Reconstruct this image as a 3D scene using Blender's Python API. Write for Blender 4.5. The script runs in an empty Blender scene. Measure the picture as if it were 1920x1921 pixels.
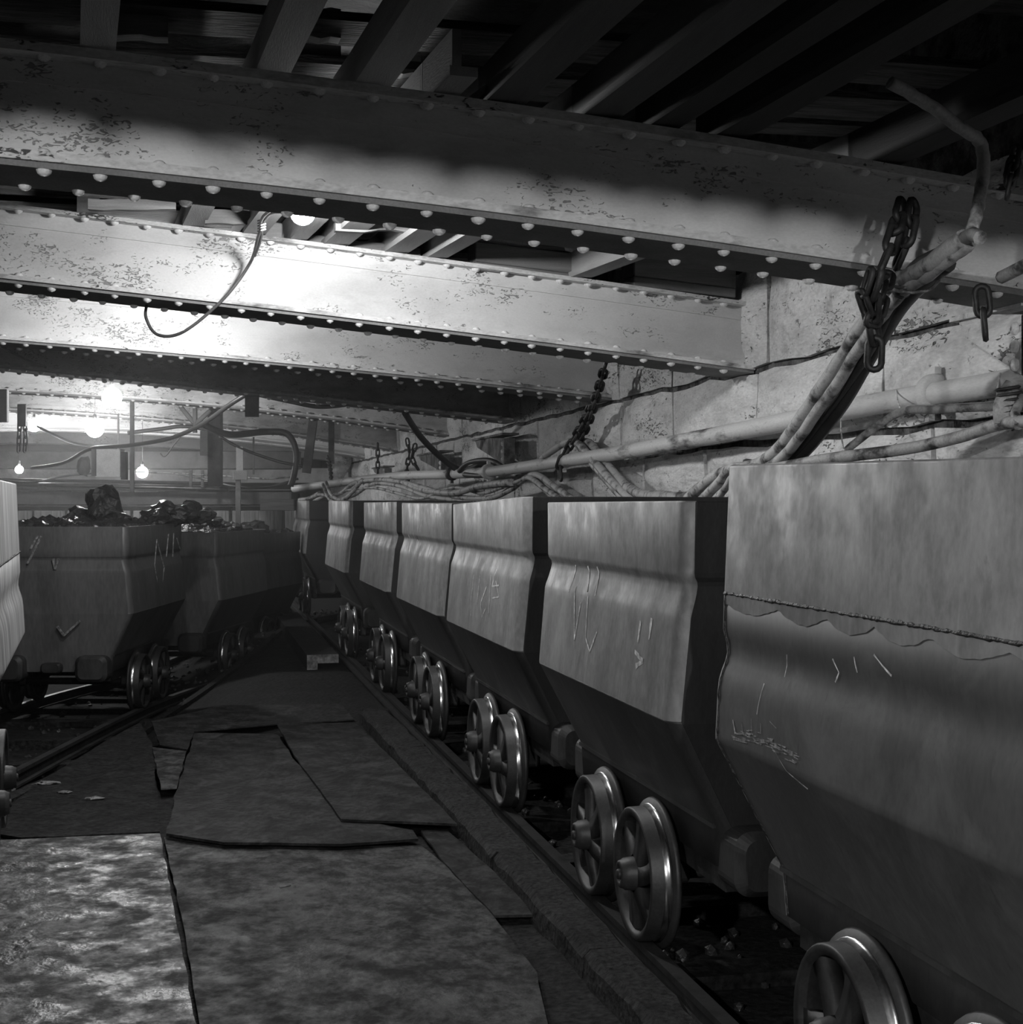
import bpy, bmesh, math, random
from mathutils import Vector, Matrix, noise
random.seed(7)
R = math.radians
SC = bpy.context.scene
COL = SC.collection

# ------------------------------------------------------------------ camera
# world: x to the right wall, y along the track, z up, rail top of the right track = 0
EYE = 1.505
YAW = R(12.43)
F = 2743.0            # focal length in pixels of the 1920 px frame (80 mm on 56 mm film)
HOR = 940.0
cam = bpy.data.cameras.new('camera'); camo = bpy.data.objects.new('camera', cam); COL.objects.link(camo)
cam.sensor_width = 56.0; cam.sensor_fit = 'HORIZONTAL'; cam.lens = 56.0 * F / 1920
cam.shift_y = (960.5 - HOR) / 1920 * -1
cam.clip_start = 0.05; cam.clip_end = 100
camo.location = (0, 0, EYE); camo.rotation_euler = (R(90), 0, -YAW)
SC.camera = camo
FW = Vector((math.sin(YAW), math.cos(YAW), 0)); RT = Vector((math.cos(YAW), -math.sin(YAW), 0)); UP = Vector((0, 0, 1))
EY = Vector((0, 0, EYE))

def ray(px, py): return RT * ((px - 960) / F) + FW + UP * ((HOR - py) / F)
def at(px, py, Z): return EY + ray(px, py) * Z            # point at a depth
def atx(px, py, x): d = ray(px, py); return EY + d * (x / d.x)
def aty(px, py, y): d = ray(px, py); return EY + d * (y / d.y)
def atz(px, py, z): d = ray(px, py); return EY + d * ((z - EYE) / d.z)

# ------------------------------------------------------------------ world, view
w = bpy.data.worlds.new('world'); SC.world = w; w.use_nodes = True
w.node_tree.nodes['Background'].inputs[0].default_value = (0.5, 0.5, 0.5, 1)
w.node_tree.nodes['Background'].inputs[1].default_value = 0.0
SC.view_settings.view_transform = 'Standard'; SC.view_settings.look = 'None'
SC.view_settings.gamma = 1; SC.view_settings.use_curve_mapping = False
SC.view_settings.exposure = 0.0
SC.cycles.max_bounces = 5; SC.cycles.diffuse_bounces = 4; SC.cycles.glossy_bounces = 3; SC.cycles.volume_bounces = 0
SC.cycles.use_adaptive_sampling = True; SC.cycles.adaptive_threshold = .03; SC.cycles.caustics_reflective = False
SC.cycles.volume_step_rate = 4; SC.cycles.sample_clamp_indirect = 4
# lamp positions and power: (point, radiant strength of the bulb surface, bulb radius, label)
LAMPS = [
    (at(568, 399, 6.55), 860, .056, 'bright bare bulb beside the nearest girder, above the hanging flex loop'),
    (at(210, 745, 15.6), 300, .105, 'bright bare bulb hanging under the fourth girder, left half of the roof'),
    (at(178, 804, 20.5), 130, .125, 'bright bare bulb directly above the pale switch box'),
    (at(64, 798, 24.0), 200, .105, 'bare bulb hanging beside the pair of short chains at far left'),
    (at(216, 802, 27.5), 130, .075, 'small bare bulb close to the right of the brighter one above the switch box'),
    (at(36, 881, 24.0), 250, .065, 'small bare bulb lowest at far left, below the short chains'),
    (at(267, 886, 24.5), 300, .095, 'bare bulb low to the right of the switch box above the coal tub'),
    (at(306, 566, 9.35), 900, .050, 'bare bulb peeping out under the second girder inside the flex loop'),
    (Vector((-1.6, -.5, 2.53)), 4000, .05, 'bare bulb hanging behind and to the left of the camera'),
    (Vector((.80, -2.0, 2.24)), 2000, .06, 'bare bulb hanging behind the camera'),
]

# ------------------------------------------------------------------ mesh helpers
class MB:
    def __init__(s): s.v = []; s.f = []; s.sm = []
    def add(s, vs, fs, smooth=False):
        n = len(s.v); s.v += [tuple(v) for v in vs]
        for f in fs: s.f.append([i + n for i in f]); s.sm.append(smooth)
        return s
    def box(s, c, d, M=None, taper=None):
        hx, hy, hz = d[0] / 2, d[1] / 2, d[2] / 2
        vs = [Vector((x * hx, y * hy, z * hz)) for z in (-1, 1) for y in (-1, 1) for x in (-1, 1)]
        if taper:
            for v in vs:
                if v.z > 0: v.x *= taper; v.y *= taper
        vs = [(M @ v if M else v) + Vector(c) for v in vs]
        return s.add(vs, [(0, 2, 3, 1), (4, 5, 7, 6), (0, 1, 5, 4), (2, 6, 7, 3), (0, 4, 6, 2), (1, 3, 7, 5)])
    def rbox(s, c, d, r=.02, axis=2, seg=3, M=None):
        """box with corners rounded round one axis and chamfered ends"""
        a, b = [(1, 2), (0, 2), (0, 1)][axis]
        pts = []
        for (sx, sy, a0) in ((1, 1, 0), (-1, 1, 90), (-1, -1, 180), (1, -1, 270)):
            for k in range(seg + 1):
                t = R(a0 + 90 * k / seg)
                pts.append((sx * (d[a] / 2 - r) + r * math.cos(t), sy * (d[b] / 2 - r) + r * math.sin(t)))
        n = len(pts); ch = min(r * .5, d[axis] * .3); vs = []
        for (h, q) in ((-d[axis] / 2, 1 - ch / max(d[a], d[b]) * 2), (-d[axis] / 2 + ch, 1), (d[axis] / 2 - ch, 1), (d[axis] / 2, 1 - ch / max(d[a], d[b]) * 2)):
            for p in pts:
                v = [0, 0, 0]; v[a] = p[0] * q; v[b] = p[1] * q; v[axis] = h
                v = Vector(v); vs.append((M @ v if M else v) + Vector(c))
        fs = [tuple(range(n - 1, -1, -1)), tuple(range(3 * n, 4 * n))]
        for k in range(3):
            for i in range(n): fs.append((k * n + i, k * n + (i + 1) % n, (k + 1) * n + (i + 1) % n, (k + 1) * n + i))
        return s.add(vs, fs)
    def tube(s, pts, r, seg=8, cap=True, rad=None, smooth=True, closed=False):
        pts = [Vector(p) for p in pts]; n = len(pts); vs = []
        t0 = (pts[1] - pts[0]).normalized()
        nrm = t0.orthogonal().normalized()
        for i, p in enumerate(pts):
            if closed: t = (pts[(i + 1) % n] - pts[i - 1]).normalized()
            else: t = (pts[min(i + 1, n - 1)] - pts[max(i - 1, 0)]).normalized()
            nrm = (nrm - t * nrm.dot(t))
            nrm = nrm.normalized() if nrm.length > 1e-6 else t.orthogonal().normalized()
            b = t.cross(nrm); rr = rad[i] if rad else r
            for k in range(seg):
                a = 2 * math.pi * k / seg
                vs.append(p + nrm * (rr * math.cos(a)) + b * (rr * math.sin(a)))
        fs = []
        for i in range(n if closed else n - 1):
            j = (i + 1) % n
            for k in range(seg): fs.append((i * seg + k, i * seg + (k + 1) % seg, j * seg + (k + 1) % seg, j * seg + k))
        s.add(vs, fs, smooth)
        if cap and not closed:
            m = len(s.v) - len(vs)
            s.f.append([m + k for k in range(seg - 1, -1, -1)]); s.sm.append(False)
            s.f.append([m + (n - 1) * seg + k for k in range(seg)]); s.sm.append(False)
        return s
    def lathe(s, prof, seg=24, M=None, smooth=True, closed=False):
        """prof: (radius, axial) ; axis = x"""
        vs = []; n = len(prof)
        for k in range(seg):
            a = 2 * math.pi * k / seg
            for (r, h) in prof:
                v = Vector((h, r * math.cos(a), r * math.sin(a))); vs.append(M @ v if M else v)
        fs = []
        for k in range(seg):
            j = (k + 1) % seg
            for i in range(n if closed else n - 1):
                i2 = (i + 1) % n
                fs.append((k * n + i, k * n + i2, j * n + i2, j * n + i))
        return s.add(vs, fs, smooth)
    def prism(s, poly, z0, z1, M=None):
        n = len(poly)
        vs = [Vector((p[0], p[1], z0)) for p in poly] + [Vector((p[0], p[1], z1)) for p in poly]
        if M: vs = [M @ v for v in vs]
        fs = [tuple(range(n - 1, -1, -1)), tuple(range(n, 2 * n))] + [(i, (i + 1) % n, n + (i + 1) % n, n + i) for i in range(n)]
        return s.add(vs, fs)
    def build(s, name, mat, parent=None):
        me = bpy.data.meshes.new(name); me.from_pydata(s.v, [], s.f)
        me.polygons.foreach_set('use_smooth', s.sm)
        bm = bmesh.new(); bm.from_mesh(me); bmesh.ops.recalc_face_normals(bm, faces=bm.faces); bm.to_mesh(me); bm.free()
        me.materials.append(mat); me.update()
        o = bpy.data.objects.new(name, me); COL.objects.link(o)
        if parent: o.parent = parent
        return o

def tag(o, label=None, cat=None, group=None, kind=None):
    if label: o['label'] = label
    if cat: o['category'] = cat
    if group: o['group'] = group
    if kind: o['kind'] = kind
    return o
def empty(name, loc=(0, 0, 0), rz=0):
    o = bpy.data.objects.new(name, None); COL.objects.link(o); o.location = loc; o.rotation_euler = (0, 0, rz); o.empty_display_size = .1
    return o
def warp_rim(t, near, far, L_, seed):
    for o in t.children:
        if o.name.split('.')[0] in ('body', 'upper_plate', 'end_plate') and o.type == 'MESH':
            for v in o.data.vertices:
                if v.co.z > 1.28:
                    q = (v.co.z - 1.28) / .22; f = (v.co.y / L_ + 1) / 2
                    v.co.z += q * (near * (1 - f) + far * f + .004 * noise.noise(Vector((v.co.y * 4, seed, v.co.x * 3))))
def kids(o): return [c for c in bpy.data.objects if c.parent == o]
def copy_tree(o, parent=None):
    c = o.copy(); COL.objects.link(c); c.parent = parent
    for ch in kids(o): copy_tree(ch, c)
    return c
def inst(src, parent, name=None, **kw):
    c = src.copy(); COL.objects.link(c); c.parent = parent
    for k, v in kw.items(): setattr(c, k, v)
    return c
def smooth_path(pts, n=6):
    """Catmull-Rom through the points"""
    P = [Vector(p) for p in pts]; out = []
    for i in range(len(P) - 1):
        p0, p1, p2, p3 = P[max(i - 1, 0)], P[i], P[i + 1], P[min(i + 2, len(P) - 1)]
        for k in range(n):
            t = k / n
            out.append(.5 * ((2 * p1) + (p2 - p0) * t + (2 * p0 - 5 * p1 + 4 * p2 - p3) * t * t + (3 * p1 - p0 - 3 * p2 + p3) * t ** 3))
    out.append(P[-1]); return out

# ------------------------------------------------------------------ materials
def mat(name, col, rough=.8, metal=0.0, dark=None, scale=6.0, cover=.4, soft=.2, bump=.3, bscale=40, bdist=.004, stretch=(1, 1, 1),
        pits=0.0, pscale=30, fine=.15, fscale=120, spec=.5, coat=0.0):
    m = bpy.data.materials.new(name); m.use_nodes = True; nt = m.node_tree; N = nt.nodes; L = nt.links
    b = N['Principled BSDF']; b.inputs['Roughness'].default_value = rough; b.inputs['Metallic'].default_value = metal
    b.inputs['Specular IOR Level'].default_value = spec
    tc = N.new('ShaderNodeTexCoord'); mp = N.new('ShaderNodeMapping'); mp.inputs['Scale'].default_value = stretch
    L.new(tc.outputs['Object'], mp.inputs['Vector'])
    n1 = N.new('ShaderNodeTexNoise'); n1.inputs['Scale'].default_value = scale; n1.inputs['Detail'].default_value = 8; n1.inputs['Roughness'].default_value = .62
    L.new(mp.outputs[0], n1.inputs['Vector'])
    cr = N.new('ShaderNodeValToRGB'); e = cr.color_ramp.elements
    d = dark if dark is not None else col * .6
    e[0].position = max(0, cover - soft / 2); e[0].color = (d, d, d, 1); e[1].position = min(1, cover + soft / 2); e[1].color = (col, col, col, 1)
    L.new(n1.outputs['Fac'], cr.inputs['Fac'])
    n2 = N.new('ShaderNodeTexNoise'); n2.inputs['Scale'].default_value = fscale; n2.inputs['Detail'].default_value = 4
    L.new(mp.outputs[0], n2.inputs['Vector'])
    mr = N.new('ShaderNodeMapRange'); mr.inputs[1].default_value = .3; mr.inputs[2].default_value = .7; mr.inputs[3].default_value = 1 - fine; mr.inputs[4].default_value = 1 + fine
    L.new(n2.outputs['Fac'], mr.inputs[0])
    mx = N.new('ShaderNodeMix'); mx.data_type = 'RGBA'; mx.blend_type = 'MULTIPLY'; mx.inputs[0].default_value = 1
    L.new(cr.outputs[0], mx.inputs[6]); L.new(mr.outputs[0], mx.inputs[7]); last = mx.outputs[2]
    hgt = n2.outputs['Fac']
    nb = N.new('ShaderNodeTexNoise'); nb.inputs['Scale'].default_value = bscale; nb.inputs['Detail'].default_value = 6
    L.new(mp.outputs[0], nb.inputs['Vector']); hgt = nb.outputs['Fac']
    if pits:
        vo = N.new('ShaderNodeTexNoise'); vo.inputs['Scale'].default_value = pscale; vo.inputs['Detail'].default_value = 3
        vo.inputs['Distortion'].default_value = 1.2
        L.new(mp.outputs[0], vo.inputs['Vector'])
        n3 = N.new('ShaderNodeTexNoise'); n3.inputs['Scale'].default_value = pscale / 12; L.new(mp.outputs[0], n3.inputs['Vector'])
        mu = N.new('ShaderNodeMath'); mu.operation = 'MULTIPLY'; L.new(vo.outputs['Fac'], mu.inputs[0]); L.new(n3.outputs['Fac'], mu.inputs[1])
        pr = N.new('ShaderNodeMapRange'); pr.inputs[1].default_value = .39 - .06 * pits; pr.inputs[2].default_value = .43 - .06 * pits
        L.new(mu.outputs[0], pr.inputs[0])
        m2 = N.new('ShaderNodeMix'); m2.data_type = 'RGBA'; L.new(pr.outputs[0], m2.inputs[0]); L.new(last, m2.inputs[6]); m2.inputs[7].default_value = (d * .5, d * .5, d * .5, 1)
        last = m2.outputs[2]
        sb = N.new('ShaderNodeMath'); sb.operation = 'SUBTRACT'; L.new(hgt, sb.inputs[0]); L.new(pr.outputs[0], sb.inputs[1]); hgt = sb.outputs[0]
    L.new(last, b.inputs['Base Color'])
    if bump:
        bp = N.new('ShaderNodeBump'); bp.inputs['Strength'].default_value = bump; bp.inputs['Distance'].default_value = bdist
        L.new(hgt, bp.inputs['Height']); L.new(bp.outputs[0], b.inputs['Normal'])
    return m

M = {}
M['girder'] = mat('whitewashed_iron', .66, .75, dark=.5, scale=3, cover=.42, soft=.3, pits=.35, pscale=60, bump=.8, bscale=24, bdist=.006, stretch=(.6, 1, 1.2), fine=.05)
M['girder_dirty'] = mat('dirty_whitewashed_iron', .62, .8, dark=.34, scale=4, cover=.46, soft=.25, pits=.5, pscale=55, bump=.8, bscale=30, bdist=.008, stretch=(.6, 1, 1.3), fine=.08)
M['flange'] = mat('whitewashed_flange', .6, .75, dark=.12, scale=5, cover=.40, soft=.12, pits=.6, pscale=60, bump=.6, bscale=60, stretch=(.4, 1, 1))
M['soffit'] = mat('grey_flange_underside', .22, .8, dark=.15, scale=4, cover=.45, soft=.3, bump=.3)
M['rivet'] = mat('whitewashed_rivet', .75, .6, dark=.6, bump=.1)
M['stone'] = mat('whitewashed_stone', .78, .9, dark=.55, scale=5, cover=.45, soft=.3, pits=.55, pscale=34, bump=1.0, bscale=12, bdist=.03, stretch=(1, .5, 1.6), fine=.12, fscale=60)
M['mortar'] = mat('dark_crumbling_mortar', .16, 1, dark=.03, scale=9, cover=.5, soft=.2, bump=1, bscale=30, bdist=.02)
M['tub'] = mat('worn_tub_steel', .265, .58, metal=.15, dark=.17, scale=5, cover=.46, soft=.28, bump=.35, bscale=14, bdist=.004, stretch=(1.2, 1.2, .7), fine=.10, fscale=40)
M['tub_paint'] = mat('painted_tub_steel', .075, .6, metal=.1, dark=.05, scale=3, cover=.45, soft=.4, bump=.3, bscale=10, bdist=.004, stretch=(1, 1, .5), fine=.12, fscale=60)
M['tub_bright'] = mat('bright_streaky_tub_steel', .50, .55, metal=.1, dark=.26, scale=9, cover=.48, soft=.2, bump=.3, bscale=14, bdist=.004, stretch=(1.5, 1.5, .10), fine=.12, fscale=40)  # strong light on the left-edge tub is put into a brighter steel
M['tub_dark'] = mat('grimy_shaded_tub_steel', .05, .55, metal=.2, dark=.03, scale=4, cover=.5, soft=.3, bump=.3, bscale=16, stretch=(1.2, 1.2, .4), fine=.15)  # shade under the flare painted in as dark steel; buffers share it
M['tub_shade'] = mat('shade_toned_tub_steel', .04, .6, metal=.1, dark=.02, scale=4, cover=.5, soft=.3, bump=.4, bscale=20, stretch=(1.2, 1.2, .4), fine=.15)  # shade on tub ends and far left undersides put into the colour
M['weld'] = mat('weld_bead', .04, .5, metal=.3, dark=.02, bump=1, bscale=80, bdist=.01)
M['wheel'] = mat('wheel_iron', .045, .5, metal=.3, dark=.022, scale=10, cover=.45, soft=.3, bump=.25, bscale=40)
M['polish'] = mat('polished_running_steel', .5, .22, metal=1, dark=.3, bump=.05)
M['iron'] = mat('dark_iron', .06, .55, metal=.4, dark=.02, scale=9, cover=.5, soft=.3, bump=.5, bscale=40)
M['rail'] = mat('rail_steel', .12, .35, metal=.7, dark=.05, scale=9, bump=.3)
M['wood'] = mat('sawn_timber', .30, .85, dark=.17, scale=3, cover=.5, soft=.5, bump=.6, bscale=20, stretch=(9, .7, 9), fine=.15)
M['woodx'] = mat('cross_sawn_timber', .26, .85, dark=.12, scale=3, cover=.5, soft=.5, bump=.6, bscale=20, stretch=(.7, 9, 9), fine=.15)
M['woodz'] = mat('weathered_post_timber', .22, .85, dark=.05, scale=3, cover=.5, soft=.4, bump=.8, bscale=20, stretch=(9, 9, .7), fine=.15)
M['joist'] = mat('pale_roof_joist', .32, .8, dark=.22, scale=3, cover=.45, soft=.4, bump=.3, stretch=(6, .6, 6))
M['lagging'] = mat('sooty_lagging', .10, .95, dark=.02, scale=5, cover=.5, soft=.3, bump=.9, bscale=16, bdist=.02, stretch=(.8, 5, 5))
M['black'] = mat('soot_black_rock', .012, 1, dark=.006, bump=1, bscale=5, bdist=.05)
M['ground'] = mat('trodden_coal_dirt', .028, .85, dark=.012, scale=5, cover=.5, soft=.35, bump=.8, bscale=22, bdist=.02, fine=.75, fscale=38, spec=.2)
M['sheet'] = mat('muddy_floor_sheet', .060, .78, dark=.014, scale=7, cover=.50, soft=.12, bump=.8, bscale=22, bdist=.010, spec=.35, fine=.6, fscale=45, stretch=(1, .8, 1))
M['sheet_dark'] = mat('dark_floor_sheet', .030, .8, dark=.010, scale=6, cover=.50, soft=.14, bump=.8, bscale=22, bdist=.010, spec=.3, fine=.6, fscale=45, stretch=(1, .8, 1))
M['sheet_glare'] = mat('shiny_glare_floor_sheet', .16, .5, dark=.014, scale=7, cover=.51, soft=.12, bump=.8, bscale=20, bdist=.010, fine=.5, fscale=45, stretch=(1, .8, 1))  # lamp glare partly put into the paler colour, partly left to the gloss
M['kerb'] = mat('dusty_kerb_concrete', .032, .85, dark=.015, scale=5, cover=.45, soft=.3, bump=1, bscale=26, bdist=.02, fine=.7, fscale=50, spec=.2)
M['chip'] = mat('chipped_pale_concrete', .35, .9, dark=.1, scale=12, cover=.5, soft=.2, bump=1, bscale=40, bdist=.02)
M['pipe'] = mat('whitewashed_pipe', .62, .6, dark=.1, scale=5, cover=.38, soft=.1, bump=.35, bscale=40, stretch=(1, .3, 1.2), fine=.08)
M['cable'] = mat('whitewashed_cable', .42, .6, dark=.05, scale=9, cover=.44, soft=.14, bump=.3, bscale=60)
M['cable_dark'] = mat('black_cable', .035, .5, dark=.015, bump=.2)
M['flex'] = mat('grey_flex', .10, .5, dark=.05, bump=.1)
M['chalk'] = mat('chalk', .80, .95, dark=.35, scale=40, cover=.50, soft=.2, bump=.2)
M['chalk_dull'] = mat('faded_chalk', .36, .95, dark=.12, scale=40, cover=.52, soft=.2, bump=.2)
M['coal'] = mat('coal', .05, .35, dark=.02, scale=9, bump=1, bscale=14, bdist=.03, fine=.3)
M['box'] = mat('pale_painted_box', .8, .6, dark=.65, bump=.1)
M['back'] = mat('whitewashed_back_wall', .55, .9, dark=.3, scale=2, cover=.45, soft=.2, bump=.8, bscale=6, bdist=.05)
M['paper'] = mat('torn_paper', .8, .9, dark=.6, bump=.3)

def grime_layer(m, scale, stretch, lo, hi, amount, col, vertical=False):
    """a second, larger layer of stains over an existing material"""
    nt = m.node_tree; N = nt.nodes; L = nt.links; b = N['Principled BSDF']
    src = b.inputs['Base Color'].links[0].from_socket
    tc = N.new('ShaderNodeTexCoord'); mp = N.new('ShaderNodeMapping'); mp.inputs['Scale'].default_value = stretch; L.new(tc.outputs['Object'], mp.inputs[0])
    oi = N.new('ShaderNodeObjectInfo'); ad = N.new('ShaderNodeVectorMath'); ad.operation = 'ADD'; sc = N.new('ShaderNodeVectorMath'); sc.operation = 'SCALE'
    L.new(oi.outputs['Location'], sc.inputs[0]); sc.inputs['Scale'].default_value = 1.37; L.new(mp.outputs[0], ad.inputs[0]); L.new(sc.outputs[0], ad.inputs[1])
    n = N.new('ShaderNodeTexNoise'); n.inputs['Scale'].default_value = scale; n.inputs['Detail'].default_value = 9; n.inputs['Roughness'].default_value = .68; n.inputs['Distortion'].default_value = .4
    L.new(ad.outputs[0], n.inputs['Vector'])
    r = N.new('ShaderNodeMapRange'); r.inputs[1].default_value = lo; r.inputs[2].default_value = hi; r.inputs[4].default_value = amount; L.new(n.outputs['Fac'], r.inputs[0])
    x = N.new('ShaderNodeMix'); x.data_type = 'RGBA'; L.new(r.outputs[0], x.inputs[0]); L.new(src, x.inputs[6]); x.inputs[7].default_value = (col, col, col, 1)
    L.new(x.outputs[2], b.inputs['Base Color'])
M['joist_half_shade'] = mat('half_shaded_roof_joist', .12, .85, dark=.08, scale=3, cover=.45, soft=.4, bump=.3, stretch=(6, .6, 6))  # middle tone stands in for weaker light on these joists
M['joist_shade'] = mat('shaded_roof_joist', .05, .85, dark=.03, scale=3, cover=.45, soft=.4, bump=.3, stretch=(6, .6, 6))  # unlit roof at the right put into the colour as near-black
grime_layer(M['tub'], 2.2, (1, 1, 1), .52, .66, .55, .10)
grime_layer(M['tub'], 16, (1, 1, .12), .60, .76, .45, .42)
grime_layer(M['tub'], 9, (1, 1, .6), .58, .66, .4, .12)
grime_layer(M['tub_paint'], 3, (1, 1, 1), .50, .66, .6, .14)
grime_layer(M['tub_paint'], 30, (1, 1, .2), .60, .72, .5, .02)
grime_layer(M['tub_dark'], 4, (1, 1, .6), .52, .66, .6, .09)
grime_layer(M['girder'], 5, (.25, 1, 1), .58, .70, .45, .34)
grime_layer(M['girder_dirty'], 5, (.3, 1, 1), .52, .66, .4, .25)
grime_layer(M['stone'], 3.5, (1, 1, 1.4), .56, .70, .55, .22)
grime_layer(M['stone'], 18, (1, 1, 1.4), .60, .68, .8, .10)
grime_layer(M['sheet'], 3, (1, .8, 1), .52, .62, .7, .10)
grime_layer(M['sheet'], 12, (1, .8, 1), .54, .62, .8, .012)
grime_layer(M['sheet_dark'], 5, (1, .8, 1), .56, .66, .7, .07)
grime_layer(M['sheet_glare'], 4, (1, .8, 1), .48, .58, .85, .018)
grime_layer(M['sheet_glare'], 14, (1, .8, 1), .56, .62, .8, .015)
grime_layer(M['pipe'], 10, (1, .3, 1), .60, .68, .8, .12)

def gloss_layer(m, scale, lo, hi, r0, r1):
    nt = m.node_tree; N = nt.nodes; L = nt.links; b = N['Principled BSDF']
    tc = N.new('ShaderNodeTexCoord'); n = N.new('ShaderNodeTexNoise'); n.inputs['Scale'].default_value = scale; n.inputs['Detail'].default_value = 9; n.inputs['Roughness'].default_value = .7
    L.new(tc.outputs['Object'], n.inputs['Vector']); r = N.new('ShaderNodeMapRange'); r.inputs[1].default_value = lo; r.inputs[2].default_value = hi; r.inputs[3].default_value = r0; r.inputs[4].default_value = r1
    L.new(n.outputs['Fac'], r.inputs[0]); L.new(r.outputs[0], b.inputs['Roughness'])
gloss_layer(M['sheet_glare'], 5, .42, .56, .30, .8)
gloss_layer(M['sheet'], 4, .40, .56, .55, .9)
gloss_layer(M['tub'], 6, .4, .6, .45, .7)

def emit(name, s):
    m = bpy.data.materials.new(name); m.use_nodes = True; nt = m.node_tree; nt.nodes.clear()
    e = nt.nodes.new('ShaderNodeEmission'); e.inputs[1].default_value = s; e.inputs[0].default_value = (1, 1, 1, 1)
    o = nt.nodes.new('ShaderNodeOutputMaterial'); nt.links.new(e.outputs[0], o.inputs[0]); return m

# ------------------------------------------------------------------ setting
def floor_z(x, y):
    a = min(1, max(0, (y - 7.5) / 4)); b = min(1, max(0, (.9 - x) / 1.3)); a = a * a * (3 - 2 * a); b = b * b * (3 - 2 * b)
    extra = max(0, y - 12) * .035 * b
    return -.10 - .20 * a * b - min(extra, .25)
mb = MB(); nx, ny = 46, 120; x0, x1, y0, y1 = -4.7, 3.3, -4.0, 36.0
vs = []
for j in range(ny + 1):
    for i in range(nx + 1):
        x = x0 + (x1 - x0) * i / nx; y = y0 + (y1 - y0) * j / ny
        z = floor_z(x, y) + .012 * noise.noise(Vector((x * 2.3, y * 2.3, 0))) + (-.03 if x > 1.5 else 0)
        vs.append((x, y, z))
mb.add(vs, [(j * (nx + 1) + i, j * (nx + 1) + i + 1, (j + 1) * (nx + 1) + i + 1, (j + 1) * (nx + 1) + i) for j in range(ny) for i in range(nx)], True)
tag(mb.build('floor', M['ground']), kind='structure')
WALLX = 3.1
tag(MB().box(((x0 + x1) / 2, 16, 3.62), (8.2, 40.4, .1)).build('ceiling', M['black']), kind='structure')
tag(MB().box((-4.75, 16, 1.6), (.2, 40.4, 4)).build('wall_left', M['black']), kind='structure')
tag(MB().box((-.7, -4.1, 1.6), (8.2, .2, 4)).build('wall_front', M['black']), kind='structure')
tag(MB().box((-.7, 36.1, 1.6), (8.2, .2, 4)).build('wall_back', M['black']), kind='structure')

# right wall: backing of dark mortar with separate whitewashed blocks in courses
wall = tag(MB().box((WALLX + .30, 16, 1.7), (.5, 40.4, 3.9)).build('wall_right', M['mortar']), kind='structure')
courses = [(-.25, .28), (.28, .66), (.66, 1.06), (1.06, 1.42), (1.42, 1.83), (1.83, 2.25), (2.25, 2.86)]
def stone(y0, y1, z0, z1, depth=.09):
    ny_, nz_ = max(3, int((y1 - y0) / .22)), 4
    vs = []; g = .017
    seedv = Vector((y0 * 3.1, z0 * 7.7, 0))
    for j in range(nz_ + 1):
        for i in range(ny_ + 1):
            yy = y0 + g + (y1 - y0 - 2 * g) * i / ny_; zz = z0 + g + (z1 - z0 - 2 * g) * j / nz_
            edge = (i in (0, ny_)) or (j in (0, nz_))
            yy += .02 * noise.noise(Vector((yy * 6, zz * 6, 5))); zz += .026 * noise.noise(Vector((yy * 5, zz * 3, 9)))
            xx = WALLX + (.035 if edge else 0) + .022 * noise.noise(Vector((yy * 3, zz * 4, 1)) + seedv) - .012
            vs.append((xx, yy, zz))
    n = len(vs); fs = [(j * (ny_ + 1) + i, j * (ny_ + 1) + i + 1, (j + 1) * (ny_ + 1) + i + 1, (j + 1) * (ny_ + 1) + i) for j in range(nz_) for i in range(ny_)]
    ring = [i for i in range(ny_ + 1)] + [(j) * (ny_ + 1) + ny_ for j in range(1, nz_ + 1)] + [nz_ * (ny_ + 1) + i for i in range(ny_ - 1, -1, -1)] + [j * (ny_ + 1) for j in range(nz_ - 1, 0, -1)]
    back = [(WALLX + .11, vs[k][1], vs[k][2]) for k in ring]
    m_ = len(ring)
    fs += [(ring[k], ring[(k + 1) % m_], n + (k + 1) % m_, n + k) for k in range(m_)]
    b = MB(); b.add(vs + back, fs, False); o = b.build('stone_block', M['stone'], wall); return o
for ci, (z0_, z1_) in enumerate(courses):
    y = .4 + (ci * .57) % 1.1
    rr = random.Random(50 + ci)
    while y < 33:
        L_ = rr.uniform(.95, 1.65)
        if ci >= 3 or y > 2: stone(y, y + L_, z0_, z1_)
        y += L_

# ------------------------------------------------------------------ riveted girders
rivet_me = MB()
rp = []
for k in range(4): rp.append((.026 * math.cos(R(k * 30)), .021 * math.sin(R(k * 30))))
prof = [(r, h) for (r, h) in rp] + [(0.0001, .021)]
rivet_me.lathe(prof, 10)          # axis x ; will be turned
def rivet_obj(parent, p, up=True, s=1.0):
    o = bpy.data.objects.new('rivet', RM); COL.objects.link(o); o.parent = parent
    o.location = p; o.rotation_euler = (0, R(-90 if up else 90), 0); o.scale = (s, s, s); return o
_r = rivet_me.build('rivet', M['rivet']); RM = _r.data; bpy.data.objects.remove(_r)

def rivet_into(mb_, p, up, s=1.0):
    sg = 6; q = 1 if up else -1; r = .026 * s; h = .02 * s; vs = []
    for k in range(sg): a = 2 * math.pi * k / sg; vs.append((p[0] + r * math.cos(a), p[1] + r * math.sin(a), p[2]))
    for k in range(sg): a = 2 * math.pi * k / sg; vs.append((p[0] + .7 * r * math.cos(a), p[1] + .7 * r * math.sin(a), p[2] + q * h * .7))
    vs.append((p[0], p[1], p[2] + q * h))
    mb_.add(vs, [(k, (k + 1) % sg, sg + (k + 1) % sg, sg + k) for k in range(sg)] + [(sg + k, sg + (k + 1) % sg, 2 * sg) for k in range(sg)], True)

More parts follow.
